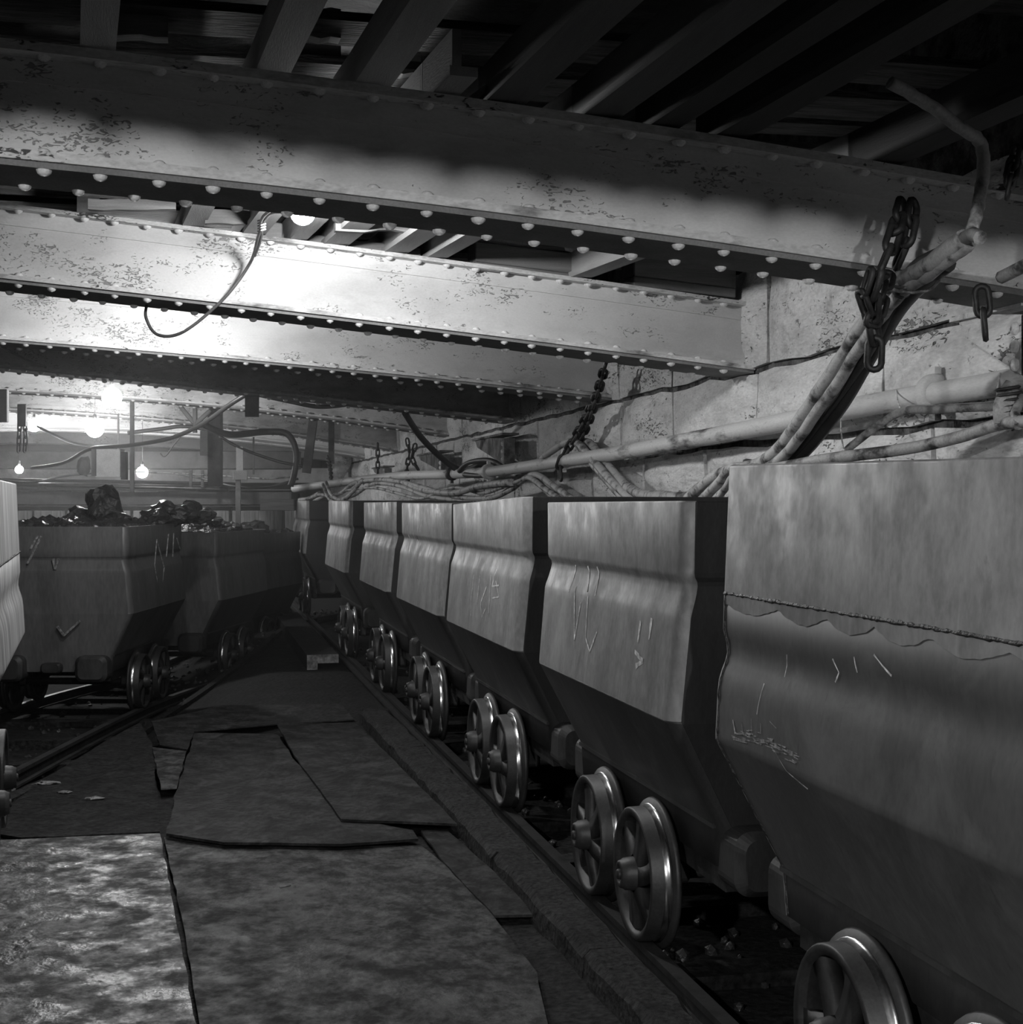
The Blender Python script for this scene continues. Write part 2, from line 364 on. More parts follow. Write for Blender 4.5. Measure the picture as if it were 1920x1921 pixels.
GY = {}
def girder(idx, y, pxl, label, matw, xl, xr=WALLX + .04, zpts=None, fw=.42, wh=.34, pitch=.155, single=False, tt=.022):
    """y: plane of the flange's front edge; pxl: three pixels on the upper front edge of the lower flange -> z(x)"""
    P = zpts or [aty(px, py, y) for (px, py) in pxl]
    (xa, za), (xb, zb), (xc, zc) = [(p.x, p.z) for p in P]
    def zf(x):
        return za * (x - xb) * (x - xc) / ((xa - xb) * (xa - xc)) + zb * (x - xa) * (x - xc) / ((xb - xa) * (xb - xc)) + zc * (x - xa) * (x - xb) / ((xc - xa) * (xc - xb))
    xm = min(xa, xb, xc)
    sl = (zf(xm + .1) - zf(xm)) / .1
    def z(x): return zf(x) if x >= xm else zf(xm) + (x - xm) * sl
    GY[idx] = (y, z, wh, fw, tt)
    g = empty('riveted_girder', (xr, y + fw / 2, z(xr)))
    tag(g, label, 'girder', 'riveted roof girders')
    off = -Vector(g.location)
    n = 16
    def strip(yf, yb, dz0, dz1, name, m, x0=xl, x1=xr):
        b = MB(); vs = []
        for i in range(n + 1):
            x = x0 + (x1 - x0) * i / n
            for (yy, dz) in ((yf, dz0), (yb, dz0), (yb, dz1), (yf, dz1)): vs.append(Vector((x, yy, z(x) + dz)) + off)
        fs = [(i * 4 + k, i * 4 + (k + 1) % 4, i * 4 + 4 + (k + 1) % 4, i * 4 + 4 + k) for i in range(n) for k in range(4)] + [(0, 1, 2, 3), (n * 4 + 3, n * 4 + 2, n * 4 + 1, n * 4)]
        b.add(vs, fs); return b.build(name, m, g)
    ins = .085
    strip(y, y + fw, -tt, 0, 'bottom_flange', matw[1])
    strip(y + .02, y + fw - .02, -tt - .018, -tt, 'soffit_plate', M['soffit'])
    strip(y + ins, y + fw - ins, 0, wh, 'web', matw[0])
    strip(y + ins - .012, y + ins, 0, .075, 'bottom_angle', matw[0])
    strip(y + ins - .012, y + ins, wh - .075, wh, 'top_angle', matw[0])
    strip(y, y + fw, wh, wh + tt, 'top_flange', matw[1])
    rb = MB(); x = xr - .1 - (idx * .037 + (.05 if idx == 1 else 0)) % .1
    while x > xl + .05:
        spots = [((x, y + .04, z(x)), True), ((x, y + .045, z(x) - tt - .018), False), ((x - pitch * .5, y + fw - .05, z(x - pitch * .5) - tt - .018), False), ((x, y + .04, z(x) + wh), False)]
        for (p, up) in spots:
            pp = Vector(p) + off
            if single and x > xl_vis(y): rivet_obj(g, pp, up, .80 + .18 * random.random())
            elif y < 24: rivet_into(rb, pp, up)
        x -= pitch * (1 + random.uniform(-.05, .05))
    if rb.v: tag(rb.build('rivets', M['rivet'], g), kind='stuff')
    return g
def xl_vis(y): return -.1265 * y - .35
W1 = (M['girder'], M['flange'])
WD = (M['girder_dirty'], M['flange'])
girder(0, 1.35, None, 'riveted girder overhead nearest the camera, out of view', W1, -4.5, zpts=[Vector((-2, 1.35, 2.69)), Vector((0, 1.35, 2.535)), Vector((3, 1.35, 2.30))], fw=.42)
g1 = girder(1, 4.62, [(0, 275), (960, 384), (1647, 482)], 'thick whitewashed riveted girder nearest the camera, half in shadow', W1, -4.5, single=True, pitch=.168, wh=.298, fw=.36, tt=.03)
g2 = girder(2, 7.81, [(0, 513), (700, 594), (1404, 685)], 'bright whitewashed riveted girder behind the first bulb, second from camera', W1, -4.5, single=True, wh=.338, pitch=.157)
girder(3, 10.65, [(0, 630), (560, 678), (1142, 740)], 'whitewashed riveted girder with pitted sooty right end, third from camera', W1, -4.5, wh=.36)
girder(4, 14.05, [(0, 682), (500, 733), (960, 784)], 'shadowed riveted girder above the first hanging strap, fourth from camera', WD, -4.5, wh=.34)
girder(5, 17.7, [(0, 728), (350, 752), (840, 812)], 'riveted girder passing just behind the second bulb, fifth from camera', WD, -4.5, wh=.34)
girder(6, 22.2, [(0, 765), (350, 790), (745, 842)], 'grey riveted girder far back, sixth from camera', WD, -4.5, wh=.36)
girder(7, 26.5, [(0, 806), (330, 815), (690, 857)], 'brightly lit riveted girder far back, seventh from camera', W1, -4.5, wh=.34)
girder(8, 31.0, [(0, 829), (330, 838), (660, 866)], 'farthest brightly lit riveted girder at the end of the roof', W1, -4.5, wh=.34)

def gtop(idx, x): y, z, wh, fw, tt = GY[idx]; return z(x) + wh + tt

# ------------------------------------------------------------------ roof joists and lagging
JD = (-.0754, 1.0)
joist_px = [(136, 90, .105, 0), (467, 118, .11, 1), (655, 147, .12, 2), (790, 172, .09, 3), (905, 188, .135, 4), (1085, 205, .13, 5), (1205, 222, .11, 6), (1330, 238, .12, 7), (1625, 280, .12, 8)]
jl = ['leftmost pale roof joist over the nearest girder', 'second pale roof joist from the left over the nearest girder', 'third pale roof joist from left, left of the splintered boards',
      'short splintered roof joist lit beside the broken boards', 'broad roof joist with a split bright end, fifth from left', 'dim roof joist, sixth from left over the nearest girder',
      'dim roof joist, seventh from left over the nearest girder', 'faint roof joist, eighth from left over the nearest girder', 'rightmost faint roof joist over the nearest girder']
JX = []
for (px, py, wd, k) in joist_px:
    p = aty(px, py, 4.66); X = p.x + .075; JX.append(X)
    za = gtop(1, X) + .003; 
    ystart = 1.5 if k != 3 else 4.45
    yend = 32.5
    # follows the tops of the girders
    pts = []
    for gi in range(0, 9):
        gy = GY[gi][0] + .2; x = X + JD[0] * (gy - 4.66); x = min(x, WALLX - .05)
        if gy < ystart or (k == 7 and gi > 1): continue
        pts.append((x, gy, gtop(gi, x) + .003))
    if ystart > 4: pts.insert(0, (X - JD[0] * .3, ystart, gtop(1, X) + .003))
    # one straight joist per bay keeps the piece straight; a joist is one thing spanning the first three bays
    jo = empty('roof_joist', (pts[0][0], pts[0][1], pts[0][2]))
    tag(jo, jl[k], 'joist', 'roof joists over the girders')
    o0 = Vector(jo.location)
    for a, b_ in zip(pts[:-1], pts[1:]):
        a = Vector(a); b_ = Vector(b_); d = b_ - a
        ang = math.atan2(d.x, d.y); pitch_ = math.atan2(d.z, math.hypot(d.x, d.y))
        Mt = Matrix.Rotation(-ang, 4, 'Z') @ Matrix.Rotation(pitch_, 4, 'X')
        m_ = MB(); L_ = d.length + .03
        m_.box((a + b_) / 2 - o0 + Vector((0, 0, .018)), (wd, L_, .03), Mt.to_3x3())
        jm = M['joist'] if k < 4 or a.y > 4.8 else (M['joist_half_shade'] if k < 6 else M['joist_shade']); m_.build('flange_board', jm, jo)  # light and shade set by colour: pale where lit, darker towards the right
        m_ = MB(); m_.box((a + b_) / 2 - o0 + Vector((-wd * .25, 0, .09)), (.03, L_, .115), Mt.to_3x3())
        m_.build('upright_board', jm, jo)
# lagging boards lying across the joists
rr = random.Random(3); kb = 0
lag = []
for (px0, px1, py, yy, hh, dz) in [(165, 315, 40, 5.0, .09, .16), (525, 640, 44, 5.05, .10, .17), (490, 640, 98, 5.5, .07, .155), (550, 690, 130, 5.9, .09, .155), (690, 790, 118, 5.45, .08, .155), (675, 770, 152, 5.9, .09, .15),
                               (165, 330, 383, 7.2, .05, .16), (375, 480, 372, 6.9, .06, .15), (385, 490, 408, 7.6, .07, .15), (630, 790, 420, 7.3, .07, .16)]:
    a = aty(px0, py, yy); c = aty(px1, py, yy)
    lag.append((a, c, hh))
lab = ['lagging board beside the leftmost roof joist', 'lit rough lagging board right of the second joist', 'frayed lagging board lower, between second and third joists', 'dim lagging board lowest between second and third joists',
       'splintered lagging board right of the third joist', 'mottled lagging board under the splinters', 'lagging board seen through the gap under the nearest girder, left', 'lagging board seen above the second girder, left of the bulb',
       'lower lagging board above the second girder, left of the bulb', 'lagging board above the second girder, right of the bulb']
for (a, c, hh), l_ in zip(lag, lab):
    m_ = MB(); n = 6; vs = []
    for i in range(n + 1):
        p = a.lerp(c, i / n); j = .008 * rr.uniform(-1, 1)
        for (dy, dz) in ((0, -hh / 2 + j), (.10, -hh / 2 + j + .01), (.10, hh / 2 + j * .5), (0, hh / 2 + j)): vs.append((p.x, p.y + dy, p.z + dz))
    m_.add(vs, [(i * 4 + k, i * 4 + (k + 1) % 4, i * 4 + 4 + (k + 1) % 4, i * 4 + 4 + k) for i in range(n) for k in range(4)] + [(0, 1, 2, 3), (n * 4 + 3, n * 4 + 2, n * 4 + 1, n * 4)])
    tag(m_.build('lagging_board', M['woodx']), l_, 'board', 'lagging boards above the joists')
# rough dark lagging higher up
m_ = MB()
for i in range(60):
    y = 1.2 + i * .55 + rr.uniform(-.1, .1)
    zc = gtop(min(8, max(0, int((y - 1.3) / 3.6))), 0) + .24 + rr.uniform(0, .06)
    m_.box((-.7, y, min(zc, 3.5)), (7.8, rr.uniform(.16, .34), .03), Matrix.Rotation(rr.uniform(-.03, .03), 3, 'Y'))
tag(m_.build('roof_lagging', M['lagging']), 'soot-black timber lagging closing the roof above the joists', 'lagging', kind='stuff')

# splinters and paper scraps over the nearest girder
def scrap(pxs, yy, label, name='splinter', m=M['wood'], th=.012, cat='splinter'):
    P = [aty(px, py, yy + k * .02) for k, (px, py) in enumerate(pxs)]
    m_ = MB(); n = len(P)
    m_.add([p for p in P] + [p + Vector((0, th, 0)) for p in P], [tuple(range(n)), tuple(range(2 * n - 1, n - 1, -1))] + [(i, (i + 1) % n, n + (i + 1) % n, n + i) for i in range(n)])
    return tag(m_.build(name, m), label, cat)
scrap([(738, 103), (767, 42), (752, 92), (772, 108), (748, 97)], 4.9, 'thin curled splinter hanging above the broken lagging boards')
scrap([(1204, 214), (1262, 206), (1310, 158), (1262, 232), (1236, 234), (1206, 242)], 4.95, 'torn board end sticking out above the nearest girder', m=M['joist'])
scrap([(1392, 205), (1405, 208), (1400, 272), (1362, 272), (1388, 250)], 5.0, 'jagged board end above the nearest girder, near the drooping cable', m=M['joist'])
scrap([(1695, 218), (1704, 220), (1702, 258), (1694, 258)], 4.9, 'small dark timber peg right of the drooping hose', m=M['joist'])
scrap([(868, 190), (948, 132), (905, 196), (880, 198)], 4.7, 'bright split timber end at the fifth roof joist', m=M['paper'])  # light caught by the split end is painted in as white
scrap([(1060, 462), (1082, 464), (1080, 474), (1062, 470)], 7.78, 'scrap of white paper on the timber packing', 'paper_scrap', M['paper'], cat='scrap')

# timber packing blocks on the second girder
def block(px0, px1, py0, py1, yy, label, dy=.3, m=None, split=True, name='packing_timber'):
    a = aty(px0, py1, yy); c = aty(px1, py0, yy)
    a2 = aty(px0, py0, yy)
    t = empty(name, (a.x, yy + dy / 2, a.z)); tag(t, label, 'timber', 'timber packing on the second girder')
    H_ = a2.z - a.z; W_ = c.x - a.x; sl = -.085
    def pc(z0, z1, dy_, nm):
        b = MB(); vs = []
        for x in (0, W_):
            for (y_, z_) in ((-dy_ / 2, z0), (dy_ / 2, z0), (dy_ / 2, z1), (-dy_ / 2, z1)): vs.append((x, y_, z_ + sl * x))
        b.add(vs, [(0, 1, 2, 3), (7, 6, 5, 4), (0, 4, 5, 1), (1, 5, 6, 2), (2, 6, 7, 3), (3, 7, 4, 0)])
        o = b.build(nm, m or M['woodx'], t)
        bv = o.modifiers.new('b', 'BEVEL'); bv.width = .006; bv.segments = 1
    if split:
        pc(0, H_ * .28, dy * .96, 'lower_baulk'); pc(H_ * .29, H_, dy, 'upper_baulk')
    else: pc(0, H_, dy, 'baulk')
    return t
block(893, 1106, 452, 505, 7.84, 'squared timber packing baulk with a scrap of paper on it', dy=.25)
block(1190, 1382, 470, 535, 7.86, 'dark squared timber packing baulk next to the wall', dy=.25)
block(575, 790, 438, 480, 7.9, 'long low timber packing right of the bulb', dy=.22, split=False)
block(478, 530, 412, 447, 7.95, 'short timber packing block left of the bulb', dy=.2, split=False)
block(905, 1010, 436, 451, 7.95, 'thin white plank lying on the packing baulk', dy=.2, split=False, m=M['box'])

# ------------------------------------------------------------------ mine tubs
TW = .60     # half width at the rim
def body_mesh(prof, name, m, corner=.05, th=.012, L=.92):
    """prof: (z, half width, half length) from bottom to rim"""
    cs = 4
    def ring(z, w_, l_, cr):
        out = []
        for (sx, sy, a0) in ((1, 1, 0), (-1, 1, 90), (-1, -1, 180), (1, -1, 270)):
            for k in range(cs + 1):
                t = R(a0 + 90 * k / cs)
                out.append(Vector((sx * (w_ - cr) + cr * math.cos(t), sy * (l_ - cr) + cr * math.sin(t), z)))
        return out
    # extra vertices along the straight sides give dents
    rings = [ring(z, w_, l_, corner) for (z, w_, l_) in prof] + [ring(z, w_ - th, l_ - th, corner - th * .5) for (z, w_, l_) in reversed(prof)]
    n = len(rings[0]); vs = [v for r_ in rings for v in r_]
    fs = []; 
    for i in range(len(rings) - 1):
        for k in range(n): fs.append((i * n + k, i * n + (k + 1) % n, (i + 1) * n + (k + 1) % n, (i + 1) * n + k))
    fs.append(tuple(range(n - 1, -1, -1))); fs.append(tuple((len(rings) - 1) * n + k for k in range(n)))
    b = MB(); b.add(vs, fs, True); b.sm[-1] = b.sm[-2] = False; return b
P_std = [(.365, .462, .86), (.49, .465, .875), (.822, .636, .905), (.83, .640, .905), (.842, .640, .905), (1.12, .615, .914), (1.145, .613, .914), (1.160, .609, .913), (1.178, .603, .909), (1.20, .596, .906), (1.222, .590, .903), (1.243, .586, .900), (1.256, .588, .902), (1.270, .597, .909), (1.284, .600, .911), (1.50, .60, .92), (1.505, .597, .917)]
P_tall = [(.365, .462, .88), (.49, .465, .90), (.835, .636, .953), (.845, .64, .955), (.86, .640, .955), (.98, .633, .957), (1.01, .629, .957), (1.035, .623, .953), (1.06, .615, .947), (1.085, .610, .943), (1.11, .611, .945), (1.13, .615, .950), (1.15, .618, .954), (1.25, .615, .955), (1.585, .60, .955), (1.592, .597, .952)]
def wheel_meshes():
    t = MB()   # outer face at x = 0, inward is +x ; tyre with flange
    t.lathe([(.196, .006), (.219, 0), (.225, .006), (.227, .066), (.233, .072), (.252, .078), (.256, .088), (.250, .098), (.205, .100), (.199, .092)], 40, closed=True)
    h = MB(); h.lathe([(.0001, -.036), (.026, -.036), (.028, -.044), (.040, -.046), (.046, -.042), (.050, -.030), (.054, -.026), (.060, .03), (.066, .085), (.0001, .085)], 24)
    c = MB(); c.lathe([(.0001, -.052), (.014, -.052), (.018, -.047), (.018, -.034)], 12)
    s = MB(); n = 5; vs = []
    for i in range(n + 1):
        q = i / n; r = .058 + .148 * q; a = R(16) * math.sin(q * math.pi * .5)
        w_ = (.034 - .012 * q) if q < .8 else .032; 
        cy, cz = r * math.sin(a), r * math.cos(a)
        ty, tz = math.cos(a), -math.sin(a)
        xo = .006 + .012 * q
        for (e, x_) in ((-w_, xo), (w_, xo), (w_ * .7, xo + .05), (-w_ * .7, xo + .05)): vs.append((x_, cy + ty * e, cz + tz * e))
    s.add(vs, [(i * 4 + k, i * 4 + (k + 1) % 4, i * 4 + 4 + (k + 1) % 4, i * 4 + 4 + k) for i in range(n) for k in range(4)], True)
    return t, h, c, s
tm, hm, cm, sm_ = wheel_meshes()
def mk(b, nm, m): o = b.build(nm, m); d = o.data; bpy.data.objects.remove(o); return d
TY, HB, CP, SP = mk(tm, 'wheel', M['wheel']), mk(hm, 'hub', M['wheel']), mk(cm, 'hub_cap', M['iron']), mk(sm_, 'spoke', M['wheel'])
pb = MB(); pb.lathe([(.2262, .045), (.2275, .064), (.2335, .0705), (.2345, .0712)], 40); PB = mk(pb, 'polished_band', M['polish'])
def lo(me, parent, **kw):
    o = bpy.data.objects.new(me.name.split('.')[0], me); COL.objects.link(o); o.parent = parent
    for k, v in kw.items(): setattr(o, k, v)
    return o
def make_tub(name, label, loc, rz, prof, L, mats, rim=None, wheel_off=0.0, seed=0, split_z=None, wheels_x=.585, group='mine tubs on the right-hand track', simple=False):
    t = empty(name, loc, rz); tag(t, label, 'mine tub', group)
    pr = [(z, w_, l_ * L / .92 if prof is P_std else l_ * L / .955) for (z, w_, l_) in prof]
    if split_z:
        lower = [p for p in pr if p[0] <= split_z + .001]; upper = [p for p in pr if p[0] >= split_z - .001]
        body_mesh(lower, 'body', mats[1]).build('body', mats[1], t)
        # upper plate is an open band
        up = body_mesh(upper, 'upper_plate', mats[0]); up.f = up.f[:-2]; up.sm = up.sm[:-2]; up.build('upper_plate', mats[0], t)
        w_, l_ = [p for p in pr if abs(p[0] - split_z) < .01][0][1:]
        wb = MB(); pts = []
        rw = random.Random(seed)
        for (x_, y_) in [(w_ - .05, -l_), (w_ + .001, -l_ + .05), (w_ + .001, l_ - .05), (w_ - .05, l_), (-w_ + .05, l_), (-w_ - .001, l_ - .05), (-w_ - .001, -l_ + .05), (-w_ + .05, -l_)]:
            pts.append(Vector((x_, y_, split_z)))
        fine = []
        for a, b_ in zip(pts, pts[1:] + pts[:1]):
            k_ = max(2, int((b_ - a).length / .012))
            for i in range(k_): fine.append(a.lerp(b_, i / k_) + Vector((0, 0, rw.uniform(-.0012, .0012))))
        wb.tube(fine, .005, 5, closed=True, rad=[rw.uniform(.003, .0065) for _ in fine]); wb.build('weld_bead', M['weld'], t)
        # vertical weld at the corners
        for (sx, sy) in ((-1, 1), (-1, -1)):
            pts = []
            for (z, ww, ll) in lower:
                pts.append(Vector((sx * ww - sx * .001, sy * (ll - .052), z)))
            fine = []
            for a, b_ in zip(pts[:-1], pts[1:]):
                k_ = max(2, int((b_ - a).length / .012))
                for i in range(k_): fine.append(a.lerp(b_, i / k_))
            v_ = MB(); v_.tube(fine, .005, 5, rad=[rw.uniform(.003, .007) for _ in fine]); v_.build('corner_weld', M['weld'], t)
    else:
        # the flared lower half is its own mesh; most tubs have its shade painted in
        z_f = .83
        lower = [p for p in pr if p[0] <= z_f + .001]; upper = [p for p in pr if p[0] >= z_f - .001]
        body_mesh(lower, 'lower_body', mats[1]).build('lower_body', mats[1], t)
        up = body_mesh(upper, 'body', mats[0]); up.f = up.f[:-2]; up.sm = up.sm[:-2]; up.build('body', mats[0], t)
    top = pr[-1]
    # end plates: thin sheets on the ends, the dark ones carry shade as colour
    for sy in (-1, 1):
        e = MB(); vs = []
        for (z, w_, l_) in pr:
            vs += [(-(w_ - .04), sy * (l_ + .002), z), (w_ - .04, sy * (l_ + .002), z), (w_ - .04, sy * (l_ - .006), z), (-(w_ - .04), sy * (l_ - .006), z)]
        n = len(pr)
        e.add(vs, [(i * 4 + k, i * 4 + (k + 1) % 4, i * 4 + 4 + (k + 1) % 4, i * 4 + 4 + k) for i in range(n - 1) for k in range(4)] + [(0, 1, 2, 3), (n * 4 - 1, n * 4 - 2, n * 4 - 3, n * 4 - 4)])
        e.build('end_plate', mats[2], t)
    # fold strip and sole bars
    for sx in (-1, 1):
        e = MB(); e.box((sx * .468, 0, .49), (.012, 2 * pr[1][2] - .08, .014)); e.build('fold_strip', M['tub_dark'], t)
        e = MB(); e.box((sx * .40, 0, .33), (.07, 1.62, .09)); e.build('sole_bar', M['iron'], t)
    lh = pr[0][2]
    for sy in (-1, 1):
        for sx in (-1, 1):
            e = MB(); e.rbox((sx * .33, sy * (lh + .035), .40), (.25, .20, .20), r=.055, axis=1, seg=6)
            o = e.build('buffer', M['tub_dark'], t)
        e = MB(); e.rbox((0, sy * (lh + .02), .40), (.16, .12, .08), r=.03, axis=1); e.build('coupling', M['iron'], t)
    for k in (-1, 1):
        yy = wheel_off + k * .30
        a = MB(); a.tube([(-.54, yy, .225), (.54, yy, .225)], .028, 10); a.build('axle', M['iron'], t)
        for sx in (-1, 1):
            e = MB(); e.rbox((sx * .42, yy, .275), (.06, .13, .16), r=.02, axis=0); e.build('axle_box', M['iron'], t)
            rot = (seed * 23 + k * 17) % 60
            wv = lo(TY, t, location=(sx * wheels_x, yy, .225), rotation_euler=(R(rot), 0, 0 if sx < 0 else math.pi))
            lo(PB, wv)
            lo(HB, wv); lo(CP, wv)
            if not simple or sx < 0 or True:
                for q in range(6): lo(SP, wv, rotation_euler=(R(60 * q), 0, 0))
    return t
TX = 1.469 + TW
tubs = {}
A_, D_, G_ = M['tub'], M['tub_dark'], M['tub_shade']
TD = [
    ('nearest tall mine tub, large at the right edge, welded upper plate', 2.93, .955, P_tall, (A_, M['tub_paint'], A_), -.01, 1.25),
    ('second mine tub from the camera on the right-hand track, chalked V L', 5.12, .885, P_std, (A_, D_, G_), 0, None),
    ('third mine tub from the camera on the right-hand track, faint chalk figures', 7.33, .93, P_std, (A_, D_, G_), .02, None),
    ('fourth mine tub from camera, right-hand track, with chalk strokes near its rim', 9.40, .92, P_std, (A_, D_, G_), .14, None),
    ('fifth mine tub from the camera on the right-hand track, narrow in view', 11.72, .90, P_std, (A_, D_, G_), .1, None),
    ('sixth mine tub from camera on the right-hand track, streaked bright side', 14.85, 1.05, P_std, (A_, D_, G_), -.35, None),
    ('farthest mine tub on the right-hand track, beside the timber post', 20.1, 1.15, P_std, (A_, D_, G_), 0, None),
]
for i, (lb, yc, L_, pr, ms, wo, sz) in enumerate(TD):
    tubs[i] = make_tub('mine_tub', lb, (TX, yc, 0), 0, pr, L_, ms, wheel_off=wo, seed=i + 1, split_z=sz)

bpy.context.view_layer.update()
for i, (a_, b__) in enumerate([(-.01, .01), (0, -.004), (.018, -.02), (-.014, -.012), (-.006, -.012), (0, .006), (.004, .01)]): warp_rim(tubs[i], a_, b__, TD[i][2], i)
# left-hand tubs: placed by the corner that shows
def left_tub(lb, corner, head, dz, far, prof, L_, ms, seed, split=None):
    """corner: (x, y) of the right-hand corner at the rim; far True when it is the far one; head: heading in radians to the right"""
    fwd = Vector((math.sin(head), math.cos(head), 0)); rgt = Vector((math.cos(head), -math.sin(head), 0))
    c = Vector((corner[0], corner[1], 0)) - rgt * TW + fwd * (-L_ if far else L_)
    return make_tub('mine_tub', lb, (c.x, c.y, dz), -head, prof, L_, ms, seed=seed, split_z=split, group='mine tubs on the left-hand track')
l0 = left_tub('brightly lit streaky mine tub at the left edge of the picture', (-.852, 7.76), R(-3.6), .0, True, P_tall, .955, (M['tub_bright'],) * 3, 11, 1.25)
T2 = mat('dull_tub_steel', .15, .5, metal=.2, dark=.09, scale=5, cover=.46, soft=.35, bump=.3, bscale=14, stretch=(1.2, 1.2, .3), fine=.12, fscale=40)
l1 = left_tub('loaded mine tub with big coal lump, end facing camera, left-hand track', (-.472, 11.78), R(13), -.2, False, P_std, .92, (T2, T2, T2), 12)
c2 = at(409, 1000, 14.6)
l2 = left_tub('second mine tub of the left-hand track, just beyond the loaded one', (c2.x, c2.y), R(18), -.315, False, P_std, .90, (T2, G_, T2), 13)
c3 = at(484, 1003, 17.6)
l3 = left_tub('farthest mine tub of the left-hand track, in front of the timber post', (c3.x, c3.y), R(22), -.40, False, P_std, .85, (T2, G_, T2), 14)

# tub 1: scalloped bare band under the weld and the unpainted rounded corner
t = tubs[0]; b = MB(); rs = random.Random(9); L1 = TD[0][2]; n = 90; vs = []; ph = 0
for i in range(n + 1):
    y = -L1 + .06 + (2 * L1 - .12) * i / n; ph = abs(math.sin(y * 9.5 + 1.2 * math.sin(y * 3)))
    zt = 1.249; zb = 1.249 - .016 - .028 * ph - rs.uniform(0, .004)
    xt = -.6155; xb = -(.615 + (1.25 - zb) / .1 * .003)
    vs += [(xt - .0015, y, zt), (xb - .0015, y, zb)]
b.add(vs, [(2 * i, 2 * i + 1, 2 * i + 3, 2 * i + 2) for i in range(n)]); tag(b.build('bare_band', A_, t), 'bare lighter steel band under the weld')
b = MB(); vs = []; lowp = [p for p in P_tall if p[0] <= 1.25]; m_ = 6
for (z, w_, l_) in lowp:
    for k in range(m_ + 1):
        a = R(90 + 90 * k / m_); vs.append((-(w_ - .05) + .0515 * math.cos(a), (l_ * L1 / .955 - .05) + .0515 * math.sin(a), z))
b.add(vs, [(i * (m_ + 1) + k, i * (m_ + 1) + k + 1, (i + 1) * (m_ + 1) + k + 1, (i + 1) * (m_ + 1) + k) for i in range(len(lowp) - 1) for k in range(m_)], True); tag(b.build('corner_strip', A_, t), 'bare lighter steel corner strip')
# chalk marks: thin strokes just proud of the steel
def chalk(tub, strokes, x, label, wdt=.006, joined=None):
    loc = tub.location
    jb = MB()
    for st in strokes:
        b = jb if joined else MB()
        pts = [atx(px, py, x) for (px, py) in st]
        loc_pts = [p - Vector(loc) for p in pts]
        for a, c in zip(loc_pts[:-1], loc_pts[1:]):
            d = (c - a); L_ = math.hypot(d.y, d.z)
            if L_ < 1e-4: continue
            n = Vector((0, -d.z, d.y)) / L_ * wdt * .5
            m_ = max(2, int(L_ / .02)); vs = []
            for i in range(m_ + 1):
                p = a.lerp(c, i / m_); k = random.uniform(.5, 1.15)
                xs = prof_x(tub, p.z + loc[2]) - loc[0] - .0018
                vs += [(xs, p.y + n.y * k, p.z + n.z * k), (xs, p.y - n.y * k, p.z - n.z * k)]
            b.add(vs, [(2 * i, 2 * i + 1, 2 * i + 3, 2 * i + 2) for i in range(m_)])
        if not joined: tag(b.build('chalk_mark', M['chalk'], tub), label)
    if joined: tag(jb.build('scuffed_patch', M['chalk_dull'], tub), label, kind='stuff')
def prof_x(tub, z):
    pr = P_tall if tub in (tubs[0],) else P_std
    for (z0, w0, _), (z1, w1, _) in zip(pr[:-1], pr[1:]):
        if z0 <= z <= z1: q = (z - z0) / (z1 - z0); return TX - (w0 + (w1 - w0) * q)
    return TX - .6
chalk(tubs[1], [[(1062, 1060), (1060, 1110)], [(1085, 1062), (1092, 1110)], [(1103, 1063), (1108, 1118)], [(1070, 1100), (1078, 1200), (1084, 1130)], [(1096, 1118), (1098, 1195), (1108, 1222), (1118, 1185)]], 1.44, 'white chalk strokes and the letters V L', .011)
chalk(tubs[1], [[(1196, 1165), (1194, 1205)], [(1216, 1160), (1214, 1200)], [(1190, 1222), (1206, 1240), (1194, 1250)]], 1.44, 'white chalk dabs', .02)
chalk(tubs[2], [[(885, 1078), (884, 1120), (886, 1155)], [(896, 1080), (895, 1140)], [(910, 1100), (902, 1130), (906, 1158), (912, 1140)], [(924, 1068), (920, 1100), (932, 1098)], [(922, 1122), (934, 1120), (926, 1090)], [(916, 1078), (918, 1150)]], 1.44, 'faint chalk figures', .009)
chalk(tubs[3], [[(762, 985), (768, 1060)], [(772, 975), (776, 1065)], [(784, 980), (776, 1022)], [(790, 972), (786, 1000)]], 1.46, 'slanting chalk strokes', .010)
chalk(tubs[0], [[(1474, 1228), (1470, 1270)], [(1562, 1236), (1570, 1262), (1562, 1280)], [(1603, 1232), (1606, 1262)], [(1640, 1228), (1672, 1268)], [(1438, 1282), (1432, 1340)], [(1388, 1350), (1394, 1376)]], 1.45, 'scattered chalk dashes', .005)
rs = random.Random(12); st = []
for k in range(70):
    u = rs.random(); x_ = 1390 + 115 * u + rs.uniform(-4, 4); y_ = 1372 + 40 * u * u + rs.uniform(-6, 16) + 6 * u
    st.append([(x_, y_), (x_ + rs.uniform(4, 16), y_ + rs.uniform(0, 7))])
st += [[(1470, 1410), (1492, 1446), (1524, 1480)], [(1404, 1352), (1407, 1372)], [(1422, 1348), (1424, 1374)], [(1440, 1356), (1441, 1376)], [(1456, 1352), (1470, 1366)]]
chalk(tubs[0], st, 1.45, 'scuffed bare patch of short scratches', .0035, 'scuff')
# the loaded left-hand tub carries an M-like scrawl on its side
def chalk_free(tub, strokes, fn, label, wdt=.02):
    inv = (Matrix.Translation(tub.location) @ Matrix.Rotation(tub.rotation_euler.z, 4, 'Z')).inverted()
    for st in strokes:
        b = MB(); P = [inv @ fn(px, py) for (px, py) in st]
        for a, c in zip(P[:-1], P[1:]):
            d = (c - a).normalized(); s_ = Vector((0, 0, 1)).cross(d); s_ = d.cross(s_).normalized() if abs(d.z) < .5 else Vector((d.z and 1, 0, 0))
            b.tube([a, c], wdt / 2, 4, smooth=False)
        tag(b.build('chalk_mark', M['chalk_dull'], tub), label)

